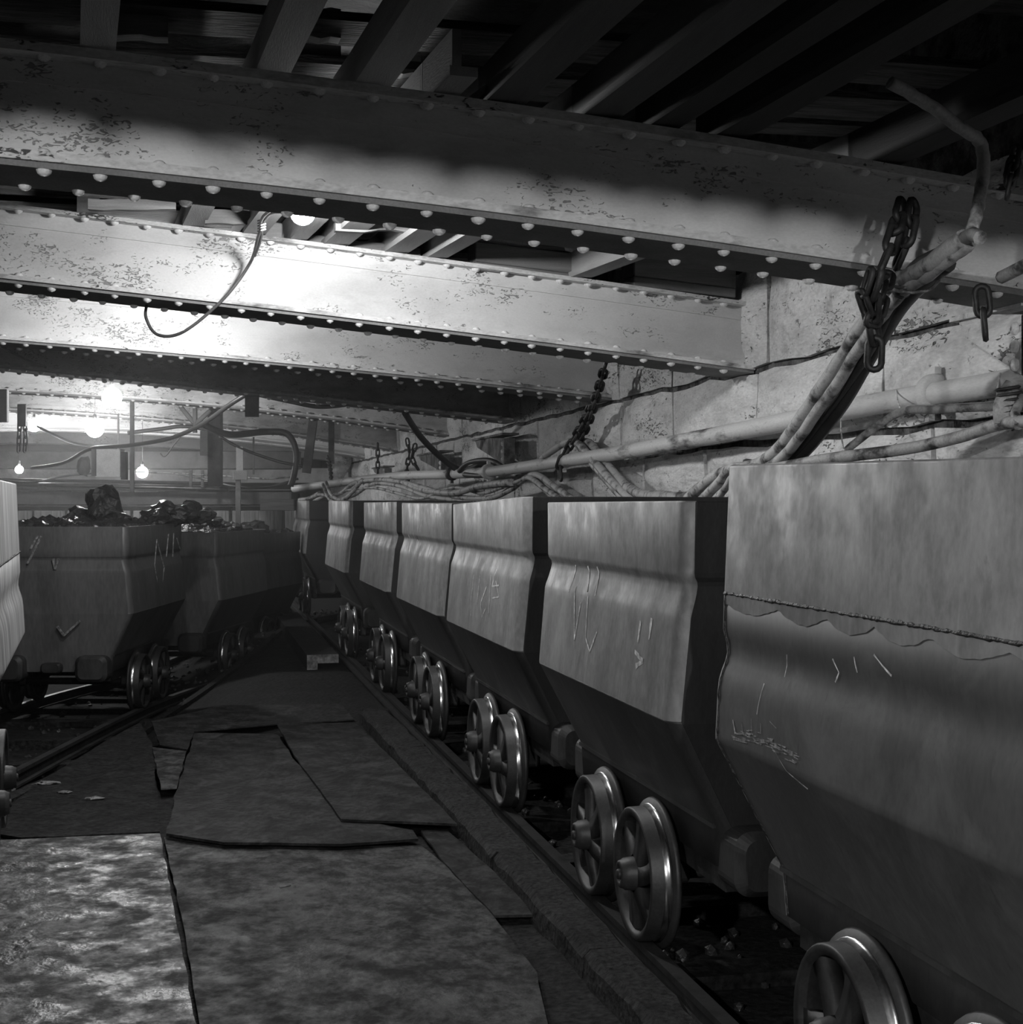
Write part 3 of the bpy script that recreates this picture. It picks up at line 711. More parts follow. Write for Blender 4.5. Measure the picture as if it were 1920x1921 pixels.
def side_pt_l1(px, py):   # right-hand side plane of the loaded left-hand tub
    h = R(13); rgt = Vector((math.cos(h), -math.sin(h), 0)); base = Vector((-.472, 11.78, 0))
    d = ray(px, py); t_ = (base - EY).dot(rgt) / d.dot(rgt); return EY + d * t_ + rgt * .02
def end_pt_l1(px, py):
    h = R(13); fwd = Vector((math.sin(h), math.cos(h), 0)); base = Vector((-.472, 11.78, 0))
    d = ray(px, py); t_ = (base - EY).dot(fwd) / d.dot(fwd); return EY + d * t_ - fwd * .003
chalk_free(l1, [[(290, 1012), (286, 1060), (296, 1128)], [(290, 1012), (304, 1065), (300, 1095), (288, 1128)], [(312, 1002), (308, 1045)], [(322, 1000), (320, 1045)], [(328, 1010), (334, 1030)]], side_pt_l1, 'white chalk scrawl', .012)
chalk_free(l1, [[(78, 1006), (62, 1038), (52, 1058)], [(72, 1005), (58, 1030)], [(100, 1048), (104, 1068), (110, 1048)], [(108, 1175), (120, 1192), (150, 1165)]], end_pt_l1, 'faded chalk smears', .022)

# coal loads: heaped lumps as separate pieces on the nearest load, the fill itself uncountable
def lump(name, c, r, label, seed, sq=(1, 1, 1), m=M['coal'], sub=3, amp=.5, cat='coal'):
    bm = bmesh.new(); bmesh.ops.create_icosphere(bm, subdivisions=sub, radius=1)
    for v in bm.verts:
        n_ = v.co.normalized(); k = 1 + amp * noise.noise(n_ * 1.3 + Vector((seed, 0, 0))) + amp * .5 * noise.noise(n_ * 3 + Vector((0, seed, 0))) + amp * .22 * noise.noise(n_ * 7 + Vector((0, seed, 3)))
        v.co = Vector((n_.x * sq[0], n_.y * sq[1], n_.z * sq[2])) * r * k
    me = bpy.data.meshes.new(name); bm.to_mesh(me); bm.free(); me.materials.append(m)
    o = bpy.data.objects.new(name, me); COL.objects.link(o); o.location = c
    if label: tag(o, label, cat)
    return o
def heap(label, tub, n, seed, h):
    rh = random.Random(seed); bm = bmesh.new()
    for i in range(n):
        x = rh.uniform(-.50, .50); y = rh.uniform(-.82, .82); r = rh.uniform(.03, .085)
        z = 1.46 + h * (1 - (x / .6) ** 2) * (1 - (y / .9) ** 2) + rh.uniform(-.03, .03)
        res = bmesh.ops.create_icosphere(bm, subdivisions=1, radius=r)
        for v in res['verts']:
            v.co = Vector((v.co.x * rh.uniform(.8, 1.3), v.co.y * rh.uniform(.7, 1.4), v.co.z * .75)) * (1 + .3 * noise.noise(v.co * 20 + Vector((i, 0, 0)))) + Vector((x, y, z))
    res = bmesh.ops.create_grid(bm, x_segments=10, y_segments=14, size=.5)
    for v in res['verts']: v.co = Vector((v.co.x * 1.1, v.co.y * 1.7, 1.43 + h * (1 - (v.co.x / .55) ** 2) * (1 - (v.co.y / .55) ** 2)))
    me = bpy.data.meshes.new('coal_load'); bm.to_mesh(me); bm.free(); me.materials.append(M['coal'])
    o = bpy.data.objects.new('coal_load', me); COL.objects.link(o); o.location = tub.location; o.rotation_euler = tub.rotation_euler
    return tag(o, label, 'coal', kind='stuff')
heap('heaped small coal filling the loaded tub of the left-hand track', l1, 420, 5, .05)
heap('heaped small coal filling the second tub of the left-hand track', l2, 380, 6, .10)
heap('heaped small coal filling the farthest tub of the left-hand track', l3, 200, 8, .05)
lump('coal_lump', at(196, 952, 12.6), .20, 'very large upright lump of coal standing out of the loaded tub', 3, (.80, .8, 1.0), amp=.4)
lump('coal_lump', at(150, 968, 12.9), .12, 'dark coal lump leaning left of the very large one', 9, (1.2, 1, .7))
lump('coal_lump', at(222, 978, 12.3), .10, 'coal lump right of the very large one, at the tub rim', 14, (1.1, 1, .8))
for k, (px, py, r, lb) in enumerate([(290, 972, .10, 'coal lump left in the heap behind the tub corner'), (318, 962, .13, 'broad glistening coal lump in the middle heap'), (350, 960, .12, 'flat coal lump top right of the middle heap'),
                                (378, 968, .11, 'coal lump at the right end of the middle heap'), (398, 980, .09, 'small coal lump over the corner of the second left-hand tub'), (476, 992, .13, 'shiny coal lump on the rim of the farthest left-hand tub')]):
    lump('coal_lump', at(px, py, (12.7, 12.95, 13.15, 15.1, 15.3, 18.2)[k]), r, lb, 20 + k, (1.2, 1, .75))

# ------------------------------------------------------------------ rails and sleepers
def rail(pts, label, name='rail'):
    t = empty(name, pts[0]); tag(t, label, 'rail'); o = Vector(pts[0])
    P = [Vector(p) - o for p in pts]
    for (nm, wd, z0, z1, m) in (('rail_head', .05, -.022, 0, M['rail']), ('rail_web', .014, -.075, -.02, M['iron']), ('rail_foot', .085, -.088, -.074, M['iron'])):
        b = MB(); vs = []; n = len(P)
        for i, p in enumerate(P):
            d = (P[min(i + 1, n - 1)] - P[max(0, i - 1)]).normalized(); s_ = Vector((d.y, -d.x, 0)).normalized()
            for (e, z) in ((-wd / 2, z0), (wd / 2, z0), (wd / 2, z1), (-wd / 2, z1)): vs.append(p + s_ * e + Vector((0, 0, z)))
        b.add(vs, [(i * 4 + k, i * 4 + (k + 1) % 4, i * 4 + 4 + (k + 1) % 4, i * 4 + 4 + k) for i in range(n - 1) for k in range(4)] + [(0, 1, 2, 3), (n * 4 - 1, n * 4 - 2, n * 4 - 3, n * 4 - 4)])
        b.build(nm, m, t)
XR = 1.484 + .038
rail([(XR, y, 0) for y in (-1, 4, 8, 12, 16, 20, 24)], 'rail of the right-hand track next to the kerb')
rail([(2 * TX - XR, y, 0) for y in (-1, 4, 8, 12, 16, 20, 24)], 'far rail of the right-hand track, next to the wall')
cl = [Vector((-3.1, 2.0, 0)), Vector((-2.25, 5.2, 0)), Vector((-1.66, 8.2, -.03))]
for t_ in (l1, l2, l3): cl.append(Vector(t_.location))
cl.append(cl[-1] + Vector((1.2, 2.6, 0)))
cs_ = smooth_path(cl, 8)
def offset(path, d):
    out = []
    for i, p in enumerate(path):
        a = path[max(0, i - 1)]; b = path[min(len(path) - 1, i + 1)]; t_ = (b - a).normalized(); out.append(p + Vector((t_.y, -t_.x, 0)).normalized() * d)
    return out
rail(offset(cs_, .545), 'curving rail of the left-hand track, aisle side')
rail(offset(cs_, -.545), 'curving rail of the left-hand track, far side')
def sleeper(p, ang, label, grp, L_=1.55):
    b = MB(); b.box((0, 0, 0), (L_, .16, .09)); o = b.build('sleeper', M['ground']); o.location = p; o.rotation_euler = (0, 0, ang); tag(o, label, 'sleeper', grp); return o  # same dark material as the floor
nm = ['nearest', 'second', 'third', 'fourth', 'fifth', 'sixth', 'seventh', 'eighth', 'ninth', 'tenth', 'eleventh', 'twelfth', 'thirteenth', 'fourteenth', 'fifteenth', 'sixteenth', 'seventeenth', 'eighteenth', 'nineteenth', 'twentieth', 'twenty-first', 'twenty-second', 'twenty-third', 'last']
for k in range(12):
    y = 2.3 + k * .8
    sleeper((TX, y, -.125), random.uniform(-.03, .03), nm[k] + ' dark timber sleeper from the camera, under the right-hand tubs', 'sleepers of the right-hand track')
for kk, k in enumerate(range(3, len(cs_) - 6, 2)):
    p = cs_[k]; d = cs_[k + 1] - cs_[k - 1]
    sleeper((p.x, p.y, p.z - .13), -math.atan2(d.x, d.y), nm[kk] + ' dark timber sleeper from the camera, in the curving left-hand track', 'sleepers of the left-hand track')
# plate edging along the aisle side of the left-hand track
b = MB(); e1 = offset(cs_, .70); e2 = offset(cs_, .76); vs = []
for p, q in zip(e1, e2):
    fz = floor_z(p.x, p.y)
    vs += [(p.x, p.y, fz - .05), (q.x, q.y, fz - .05), (q.x, q.y, fz + .05), (p.x, p.y, fz + .05)]
n = len(e1); b.add(vs, [(i * 4 + k, i * 4 + (k + 1) % 4, i * 4 + 4 + (k + 1) % 4, i * 4 + 4 + k) for i in range(n - 1) for k in range(4)] + [(0, 1, 2, 3), (n * 4 - 1, n * 4 - 2, n * 4 - 3, n * 4 - 4)])
tag(b.build('edging_strip', M['kerb']), 'low curved edging strip between the aisle and the left-hand track', 'edging')

# ------------------------------------------------------------------ kerb beside the right-hand track
def kerb_piece(ya, yb, xa, xb, zt, label, h=.16, jit=.008):
    b = MB(); n = max(2, int((yb - ya) / .12)); vs = []; r_ = random.Random(int(ya * 100))
    for i in range(n + 1):
        y = ya + (yb - ya) * i / n; j = r_.uniform(-jit, jit); j2 = r_.uniform(-jit, jit); ch = .015 + r_.uniform(0, .015)
        for (x, z) in ((xa(y) - .01 + j, zt - h), (xa(y) + j, zt - ch), (xa(y) + ch + j, zt + j2 * .3), (xb(y) - ch + j2, zt + j * .3), (xb(y) + j2, zt - ch), (xb(y), zt - h)): vs.append((x, y, z))
    m_ = 6
    b.add(vs, [(i * m_ + k, i * m_ + (k + 1) % m_, (i + 1) * m_ + (k + 1) % m_, (i + 1) * m_ + k) for i in range(n) for k in range(m_)] + [tuple(range(m_)), tuple(n * m_ + k for k in range(m_ - 1, -1, -1))])
    return tag(b.build('kerb_stone', M['kerb']), label, 'kerb', 'kerb along the right-hand track')
ka = lambda y: atz(1225, 1921, 0).x + (y - atz(1225, 1921, 0).y) * (atz(677, 1331, 0).x - atz(1225, 1921, 0).x) / (atz(677, 1331, 0).y - atz(1225, 1921, 0).y)
kb_ = lambda y: min(atz(1362, 1921, 0).x + (y - atz(1362, 1921, 0).y) * (atz(725, 1325, 0).x - atz(1362, 1921, 0).x) / (atz(725, 1325, 0).y - atz(1362, 1921, 0).y), 1.462)
yend = atz(677, 1331, 0).y
for (a, c, lb) in ((3.0, 4.75, 'nearest length of dusty concrete kerb, bottom edge of the view'), (4.76, 6.15, 'length of kerb beside the second mine tub wheels'), (6.16, 8.9, 'long length of kerb beside the third mine tub'),
                   (8.91, yend, 'end length of kerb with a chipped blunt end')):
    kerb_piece(a, c, ka, kb_, -.005, lb)
# L-section edging with a broken pale end further on
pe = atz(600, 1262, -.13)
b = MB(); yy0, yy1 = pe.y, pe.y + 5.5
bx = lambda y: pe.x + (y - pe.y) * .0
Lp = [(-.10, 0), (.0, 0), (.0, .20), (.20, .20), (.20, .28), (-.10, .28)]
b.prism([(p[0] - .02, p[1]) for p in Lp], 0, yy1 - yy0 - .02, Matrix.Translation((pe.x, yy1, -.24)) @ Matrix.Rotation(R(90), 4, 'X'))
eg = b.build('angle_kerb', M['kerb']); tag(eg, 'L-shaped concrete kerb with a broken pale end by the sixth tub', 'kerb')
b = MB(); b.prism([(p[0] - .02, p[1]) for p in Lp], 0, .02, Matrix.Translation((pe.x, yy0 + .02, -.24)) @ Matrix.Rotation(R(90), 4, 'X'))
tag(b.build('broken_end', M['chip'], eg), 'pale chipped broken end')

# ------------------------------------------------------------------ floor sheets
def sheet(poly, z, m, label, th=.010, wav=.004, name='floor_sheet', cat='sheet'):
    P = [atz(px, py, z) for (px, py) in poly]
    # densify the outline so that the edge is uneven, then slab
    out = []; r_ = random.Random(len(label))
    for a, c in zip(P, P[1:] + P[:1]):
        k_ = max(1, int((c - a).length / .12))
        for i in range(k_):
            p = a.lerp(c, i / k_); nrm = Vector((-(c - a).y, (c - a).x, 0)).normalized()
            out.append(p + nrm * (r_.uniform(-wav, wav) if i else 0))
    o = Vector((sum(p.x for p in out) / len(out), sum(p.y for p in out) / len(out), z))
    bm = bmesh.new(); vb = [bm.verts.new(p - o) for p in out]; f = bm.faces.new(vb)
    bmesh.ops.recalc_face_normals(bm, faces=[f])
    if f.normal.z < 0: f.normal_flip()
    ret = bmesh.ops.extrude_face_region(bm, geom=[f])
    for v in ret['geom']:
        if isinstance(v, bmesh.types.BMVert): v.co.z += th
    bmesh.ops.recalc_face_normals(bm, faces=bm.faces)
    me = bpy.data.meshes.new(name); bm.to_mesh(me); bm.free(); me.materials.append(m)
    ob = bpy.data.objects.new(name, me); COL.objects.link(ob); ob.location = o
    return tag(ob, label, cat, 'floor sheets laid in the aisle')
sheet([(-120, 1585), (300, 1567), (380, 1990), (-260, 1990)], -.080, M['sheet_glare'], 'pale worn shiny floor sheet at the bottom left corner')
sheet([(308, 1575), (560, 1592), (790, 1590), (830, 1622), (925, 1722), (1008, 1830), (1045, 1990), (384, 1990), (340, 1720)], -.084, M['sheet'], 'large scuffed floor sheet filling the bottom middle of the aisle')
sheet([(365, 1378), (520, 1380), (545, 1418), (645, 1536), (775, 1562), (785, 1578), (640, 1588), (420, 1585), (312, 1568), (330, 1490)], -.056, M['sheet_dark'], 'dark floor sheet with a lifted wavy front edge', th=.012, wav=.008)
sheet([(520, 1362), (665, 1358), (700, 1390), (858, 1550), (640, 1541), (552, 1420)], -.040, M['sheet_dark'], 'floor sheet lying on top beside the kerb, pointed corner towards camera', th=.012)
sheet([(-60, 1560), (60, 1478), (200, 1392), (262, 1358), (286, 1398), (300, 1564), (40, 1575)], -.090, M['ground'], 'gritty floor sheet along the curving left-hand rail, chalk-flecked')
sheet([(286, 1404), (350, 1411), (332, 1480), (302, 1482)], -.072, M['sheet'], 'small pale grey sheet patch left of the dark sheet', th=.008)
sheet([(284, 1355), (420, 1325), (640, 1322), (665, 1352), (520, 1360), (365, 1374), (352, 1408), (300, 1400)], -.092, M['sheet_dark'], 'far floor sheet beyond the others towards the dark', th=.008)
sheet([(790, 1562), (838, 1560), (960, 1668), (1015, 1720), (928, 1722), (830, 1618)], -.078, M['sheet_dark'], 'narrow floor sheet strip between the large sheet and the kerb', th=.01)
# flecks and scraps on the floor
for k, (px, py, r, lb) in enumerate([(88, 1468, .035, 'pale crumbled fleck near the curved left-hand edging'), (124, 1485, .028, 'smaller pale crumbled fleck right of the other one'), (176, 1497, .03, 'thin pale crumb streak right of the two flecks')]):
    o = lump('plaster_crumb', atz(px, py, -.072), r, lb, 40 + k, (1.6, .8, .25), m=M['chip'], sub=2, amp=1.0, cat='crumb')
for k, (px, py) in enumerate([(535, 1662)]):
    scr = atz(px, py, -.07); b = MB(); b.box((0, 0, 0), (.05, .008, .004), Matrix.Rotation(.4, 3, 'Z')); o = b.build('metal_scrap', M['chip']); o.location = scr; tag(o, 'thin pale scrap lying on the large scuffed floor sheet', 'scrap')
# rubble between the rails
bm = bmesh.new(); rb_ = random.Random(4)
for i in range(900):
    r = rb_.uniform(.008, .03); side = rb_.random()
    if side < .5: x = rb_.uniform(1.6, 2.9); y = rb_.uniform(2, 16); z = -.12
    else:
        q = rb_.choice(cs_[6:]); x = q.x + rb_.uniform(-.5, .66); y = q.y + rb_.uniform(-.4, .4); z = floor_z(x, y) + .005
    res = bmesh.ops.create_icosphere(bm, subdivisions=1, radius=r)
    for v in res['verts']: v.co = v.co * (1 + .5 * noise.noise(v.co * 40 + Vector((i, 0, 0)))) + Vector((x, y, z))
me = bpy.data.meshes.new('coal_rubble'); bm.to_mesh(me); bm.free(); me.materials.append(M['coal'])
o = bpy.data.objects.new('coal_rubble', me); COL.objects.link(o); tag(o, 'loose coal crumbs scattered between the rails', 'rubble', kind='stuff')

# ------------------------------------------------------------------ bulbs
def lamp(p, s, r, label, k):
    t = empty('bare_bulb', p); tag(t, label, 'lamp', 'bare bulbs under the roof')
    b = MB(); prof = []
    for i in range(13):
        a = math.pi * i / 12; rr_ = r * math.sin(a); h = -r * math.cos(a)
        prof.append((max(rr_, .0001), h))
    b.lathe(prof, 20, Matrix.Rotation(R(-90), 4, 'Y')); b.build('bulb', emit('bulb_glow_%d' % k, s), t)
    c = MB(); c.lathe([(.0001, .085 + r), (.02, .08 + r), (.024, r * .9), (.0001, r * .9)], 12, Matrix.Rotation(R(-90), 4, 'Y')); c.build('lamp_holder', M['iron'], t)
    if k not in (0,):
        c = MB(); c.tube([(0, 0, r + .08), (.004, .003, r + .5), (0, 0, 3.565 - p[2])], .004, 5); c.build('cord', M['cable_dark'], t)
    return t
for k, (p, s, r, lb) in enumerate(LAMPS): lamp(p, s, r, lb, k)

# ------------------------------------------------------------------ pipe, cables, chains
def cable(pts, r, m, label, name='cable', cat='cable', grp=None, n=6, seg=8, jit=0):
    P = smooth_path(pts, n); o = Vector(P[0]); b = MB()
    r_ = random.Random(len(label))
    b.tube([p - o + Vector((r_.uniform(-jit, jit), 0, r_.uniform(-jit, jit))) for p in P], r, seg)
    ob = b.build(name, m); ob.location = o; return tag(ob, label, cat, grp)
PIPE = [(1990, 697, 5.15), (1850, 724, 5.75), (1640, 758, 6.60), (1400, 806, 7.97), (1170, 848, 10.0), (1056, 865, 11.4)]
PIPE2 = [(1056, 865, 11.4), (920, 885, 14.0), (850, 889, 15.2)]
PIPE3 = [(850, 890, 15.2), (745, 893, 17.5), (640, 905, 19.5), (552, 917, 21.0)]
pt = empty('service_pipe', at(*PIPE[0])); tag(pt, 'whitewashed service pipe slung along the right-hand stone wall', 'pipe'); po = Vector(pt.location)
for seg_ in (PIPE + PIPE2[1:], PIPE3):
    b = MB(); b.tube([p - po for p in smooth_path([at(*q) for q in seg_], 4)], .050, 16); b.build('pipe_length', M['pipe'], pt)
def collar(px, py, Z, px2, py2, Z2, r=.072, w_=.05, name='pipe_coupling', mt=None):
    a = at(px, py, Z) - po; d = (at(px2, py2, Z2) - po - a).normalized()
    q = d.to_track_quat('X', 'Z').to_matrix().to_4x4(); b = MB()
    b.lathe([(.05, -w_), (r * .86, -w_), (r, -w_ * .6), (r, w_ * .6), (r * .86, w_), (.05, w_)], 18, Matrix.Translation(a) @ q)
    for s_ in (-1, 1): b.box(a + UP * s_ * (r + .012), (.03, .05, .03))
    return b.build(name, mt or M['pipe'], pt)
collar(1755, 739, 6.15, 1640, 758, 6.6, r=.086, w_=.035); collar(917, 885, 14.05, 850, 889, 15.2, r=.075, w_=.05); collar(1058, 865, 11.36, 1170, 848, 10, r=.06, w_=.02)
collar(848, 889, 15.2, 745, 893, 17.5, r=.07, w_=.04, mt=M['iron'])

# thick cables: the bundle rising to the girder, three lengths
def P3(l): return [at(*q) for q in l]
cable(P3([(1290, 938, 7.6), (1345, 892, 7.2), (1440, 862, 6.7), (1520, 760, 6.1), (1600, 640, 5.7), (1668, 545, 5.2), (1740, 500, 4.62), (1812, 446, 4.4)]), .030, M['cable'], 'pale thick cable, upper left one of the bundle rising steeply to the nearest girder', grp='cables rising in a bundle to the nearest girder', jit=.003)
cable(P3([(1312, 942, 7.55), (1362, 893, 7.15), (1452, 870, 6.6), (1538, 768, 6.0), (1612, 655, 5.6), (1680, 560, 5.1), (1750, 508, 4.6), (1818, 455, 4.4)]), .024, M['cable'], 'pale thinner cable in the middle of the bundle rising to the nearest girder', grp='cables rising in a bundle to the nearest girder', jit=.003)
cable(P3([(1400, 868, 7.0), (1470, 868, 6.6), (1555, 770, 6.05), (1625, 668, 5.65), (1690, 560, 5.15), (1760, 500, 4.7)]), .020, M['cable_dark'], 'dark cable on the right of the bundle rising to the nearest girder', grp='cables rising in a bundle to the nearest girder')
cable(P3([(1420, 872, 7.0), (1482, 872, 6.6), (1570, 776, 6.05), (1640, 660, 5.65), (1700, 565, 5.15), (1780, 495, 4.65)]), .026, M['cable_dark'], 'black cable behind the bundle rising to the nearest girder', grp='cables rising in a bundle to the nearest girder')
# cables drooping from the bundle's foot to the clamp at the right
cable(P3([(1300, 955, 7.3), (1350, 905, 6.9), (1376, 878, 6.6), (1440, 880, 6.3), (1560, 860, 6.0), (1700, 842, 5.8), (1800, 820, 5.6), (1880, 795, 5.4), (1960, 790, 5.2)]), .024, M['cable'], 'pale cable just above the rim of the nearest tub, ending at the taped joint')
cable(P3([(1330, 960, 7.2), (1362, 915, 6.8), (1385, 885, 6.6), (1450, 884, 6.3), (1560, 868, 6.2), (1600, 835, 6.1), (1685, 775, 5.95), (1760, 768, 5.8), (1880, 762, 5.6), (1960, 758, 5.4)]), .017, M['cable'], 'thin pale cable looping up behind the pipe coupling')
cable(P3([(1700, 764, 6.0), (1780, 762, 5.8), (1860, 758, 5.7), (1960, 752, 5.4)]), .010, M['cable'], 'thinnest pale cable right of the pipe coupling')
# loops between the tubs and the wall
cable(P3([(1180, 945, 9.6), (1140, 900, 10.2), (1100, 850, 11.0), (1085, 830, 11.4), (1110, 835, 11.0), (1150, 885, 10.2), (1195, 925, 9.4), (1260, 932, 8.6), (1310, 935, 8.0)]), .034, M['cable'], 'thick sagging cable looping under the pipe behind the second tub', jit=.004)
cable(P3([(1200, 950, 9.4), (1150, 905, 9.9), (1112, 862, 10.6), (1075, 828, 11.3), (1030, 850, 12.0), (1005, 875, 12.6)]), .030, M['cable'], 'second thick cable crossing the pipe near the chain knot')
far_sets = [
    ([(1085, 945, 10.6), (1040, 912, 11.4), (1004, 890, 12.2), (975, 905, 12.8), (930, 932, 13.6), (870, 934, 14.4), (820, 922, 15.2), (770, 908, 16.2), (720, 900, 17.3), (668, 905, 18.6), (640, 925, 19.2), (612, 930, 19.8), (590, 940, 20.4)], .026, 'pale cable in the wavy run above the far tubs, uppermost'),
    ([(1062, 945, 10.8), (1020, 915, 11.7), (990, 896, 12.4), (960, 918, 13.0), (915, 936, 13.8), (860, 938, 14.6), (800, 930, 15.6), (750, 912, 16.6), (700, 908, 17.8), (662, 930, 18.8), (630, 935, 19.4), (600, 928, 20.0), (575, 940, 20.8)], .024, 'pale cable in the wavy run above the far tubs, second down'),
    ([(985, 898, 12.5), (940, 915, 13.2), (905, 925, 13.9), (860, 915, 14.6), (830, 920, 15.0), (790, 935, 15.8), (745, 925, 16.6), (700, 915, 17.8), (650, 920, 19.0)], .018, 'thin pale cable in the wavy run above the far tubs'),
    ([(960, 905, 12.8), (900, 912, 13.8), (850, 925, 14.6), (790, 918, 15.8), (760, 905, 16.4)], .034, 'short thick pale hose in the wavy run under the pipe'),
    ([(1000, 893, 12.3), (1030, 925, 11.8), (1060, 950, 11.2)], .026, 'cable dropping behind the third tub to the right of the peak'),
    ([(680, 900, 18.3), (660, 925, 18.6), (640, 938, 18.9), (622, 928, 19.3), (612, 905, 19.6)], .024, 'pale slack cable loop hanging left of the farthest pipe joint'),
    ([(672, 905, 18.4), (655, 932, 18.7), (636, 944, 19.0), (616, 934, 19.4), (606, 908, 19.7)], .020, 'lower pale slack cable loop left of the farthest pipe joint'),
    ([(600, 925, 20.2), (580, 935, 20.6), (562, 938, 21.0)], .03, 'short pale cable tail above the farthest tub'),
]
for (pl, r, lb) in far_sets: cable(P3(pl), r, M['cable'], lb, grp='wavy run of cables above the far tubs')
# dark hoses
cable(P3([(760, 775, 14.4), (790, 820, 14.8), (830, 860, 15.0), (865, 882, 15.0), (905, 872, 14.6), (950, 868, 13.9), (980, 876, 13.4)]), .032, M['cable_dark'], 'black hose dropping from the fourth girder onto the pipe', 'hose', 'hose')
cable(P3([(862, 884, 14.8), (880, 868, 14.6), (920, 864, 14.2), (948, 882, 13.8), (905, 892, 14.2), (872, 890, 14.7)]), .026, M['cable_dark'], 'black hose coil lying round the pipe coupling', 'hose', 'hose')
cable(P3([(1672, 155, 4.35), (1740, 195, 4.4), (1800, 238, 4.45), (1840, 268, 4.5), (1846, 320, 4.5), (1838, 380, 4.5), (1826, 430, 4.45)]), .020, M['cable'], 'pale hose drooping over the nearest girder at upper right', 'hose', 'hose', jit=.003)
cable(P3([(1812, 446, 4.4), (1826, 440, 4.3), (1840, 446, 4.25)]), .022, M['cable'], 'frayed white cable end at the top of the rising bundle', 'cable_end', 'cable')
cable(P3([(1690, 545, 5.0), (1730, 500, 4.8), (1790, 470, 4.5), (1812, 452, 4.45)]), .034, M['cable_dark'], 'thick tarred cable sleeve high in the rising bundle', 'cable_sleeve', 'cable')
cable(P3([(1880, 520, 4.3), (1910, 505, 4.2), (1960, 480, 4.1)]), .020, M['cable'], 'pale cable end at the right edge under the nearest girder')
cable(P3([(1640, 520, 4.9), (1680, 545, 4.85), (1740, 545, 4.8), (1768, 515, 4.75), (1762, 495, 4.7)]), .006, M['cable'], 'thin wire loop round the rising bundle', 'wire', 'wire')
cable(P3([(1655, 528, 4.9), (1700, 540, 4.85), (1755, 520, 4.8)]), .005, M['flex'], 'second thin wire round the rising bundle', 'wire', 'wire')
# flex of the first bulb
A = LAMPS[0][0]
cable([at(540, 398, 6.6), at(505, 402, 6.8), at(486, 440, 7.2), at(470, 492, 7.55), at(420, 560, 7.6), at(345, 622, 7.65), at(296, 628, 7.7), at(274, 596, 7.75), at(276, 570, 7.9)], .0085, M['flex'], 'slack grey flex loop hanging in front of the second girder', 'flex', 'flex', n=8)
cable([at(556, 392, 6.5), at(520, 390, 6.6), at(492, 410, 6.9), at(490, 445, 7.25), at(478, 480, 7.5)], .008, M['flex'], 'second strand of flex beside the first bulb', 'flex', 'flex', n=8)
b = MB()
for k in range(5): b.tube([at(484, 414 + k * 5, 7.0), at(498, 410 + k * 5, 6.95)], .004, 5)
tag(b.build('flex_tie', M['chalk']), 'pale string knot tying the flex near the first bulb', 'string')
# distant flexes
far_flex = [
    ([(465, 738, 15.5), (430, 760, 15.8), (380, 795, 16.6), (320, 822, 17.6), (240, 836, 18.5), (170, 842, 19.5), (120, 868, 21), (60, 878, 22.5)], .026, M['cable_dark'], 'long sagging cable from the dark strap down past the switch box'),
    ([(485, 740, 15.5), (540, 752, 16), (600, 763, 16.6), (660, 758, 17.2)], .026, M['cable_dark'], 'dark cable sagging right of the strap to the fifth girder'),
    ([(0, 648, 12.8), (50, 675, 13.2), (95, 690, 13.6), (150, 692, 14.2), (200, 705, 14.9)], .010, M['flex'], 'thin flex along the fourth girder leading to the second bulb'),
    ([(380, 795, 19), (430, 815, 19.5), (500, 810, 20), (540, 815, 20), (556, 850, 20), (552, 890, 20), (545, 912, 20)], .045, M['cable_dark'], 'thick hose arching down to the end of the service pipe'),
    ([(412, 818, 20), (450, 840, 20), (520, 865, 20), (570, 875, 20)], .02, M['cable_dark'], 'straight dark cable slanting down to the right at the far end'),
    ([(240, 812, 22), (300, 805, 22), (350, 800, 22), (420, 812, 22)], .03, M['cable_dark'], 'dark cable under the sixth girder right of the bulbs'),
    ([(250, 885, 24), (330, 888, 23), (400, 892, 22), (440, 894, 21.5), (500, 898, 21), (545, 895, 21)], .012, M['cable'], 'thin pale wire running across the signboard'),
    ([(330, 888, 23), (390, 900, 22), (440, 912, 21), (500, 914, 21), (560, 898, 21)], .016, M['flex'], 'slack grey wire below the signboard'),
    ([(0, 900, 23), (60, 905, 22), (120, 893, 22), (175, 888, 22)], .016, M['flex'], 'slack grey wire left of the switch box'),
    ([(70, 800, 23.5), (100, 815, 23), (140, 832, 22), (190, 838, 21)], .022, M['cable_dark'], 'dark cable right of the far-left bulb'),
    ([(300, 850, 22), (310, 856, 22), (326, 835, 21.5), (345, 812, 21)], .010, M['flex'], 'short flex hanging in a hook shape from the sagging cable'),
]
for (pl, r, m_, lb) in far_flex: cable(P3(pl), r, m_, lb)

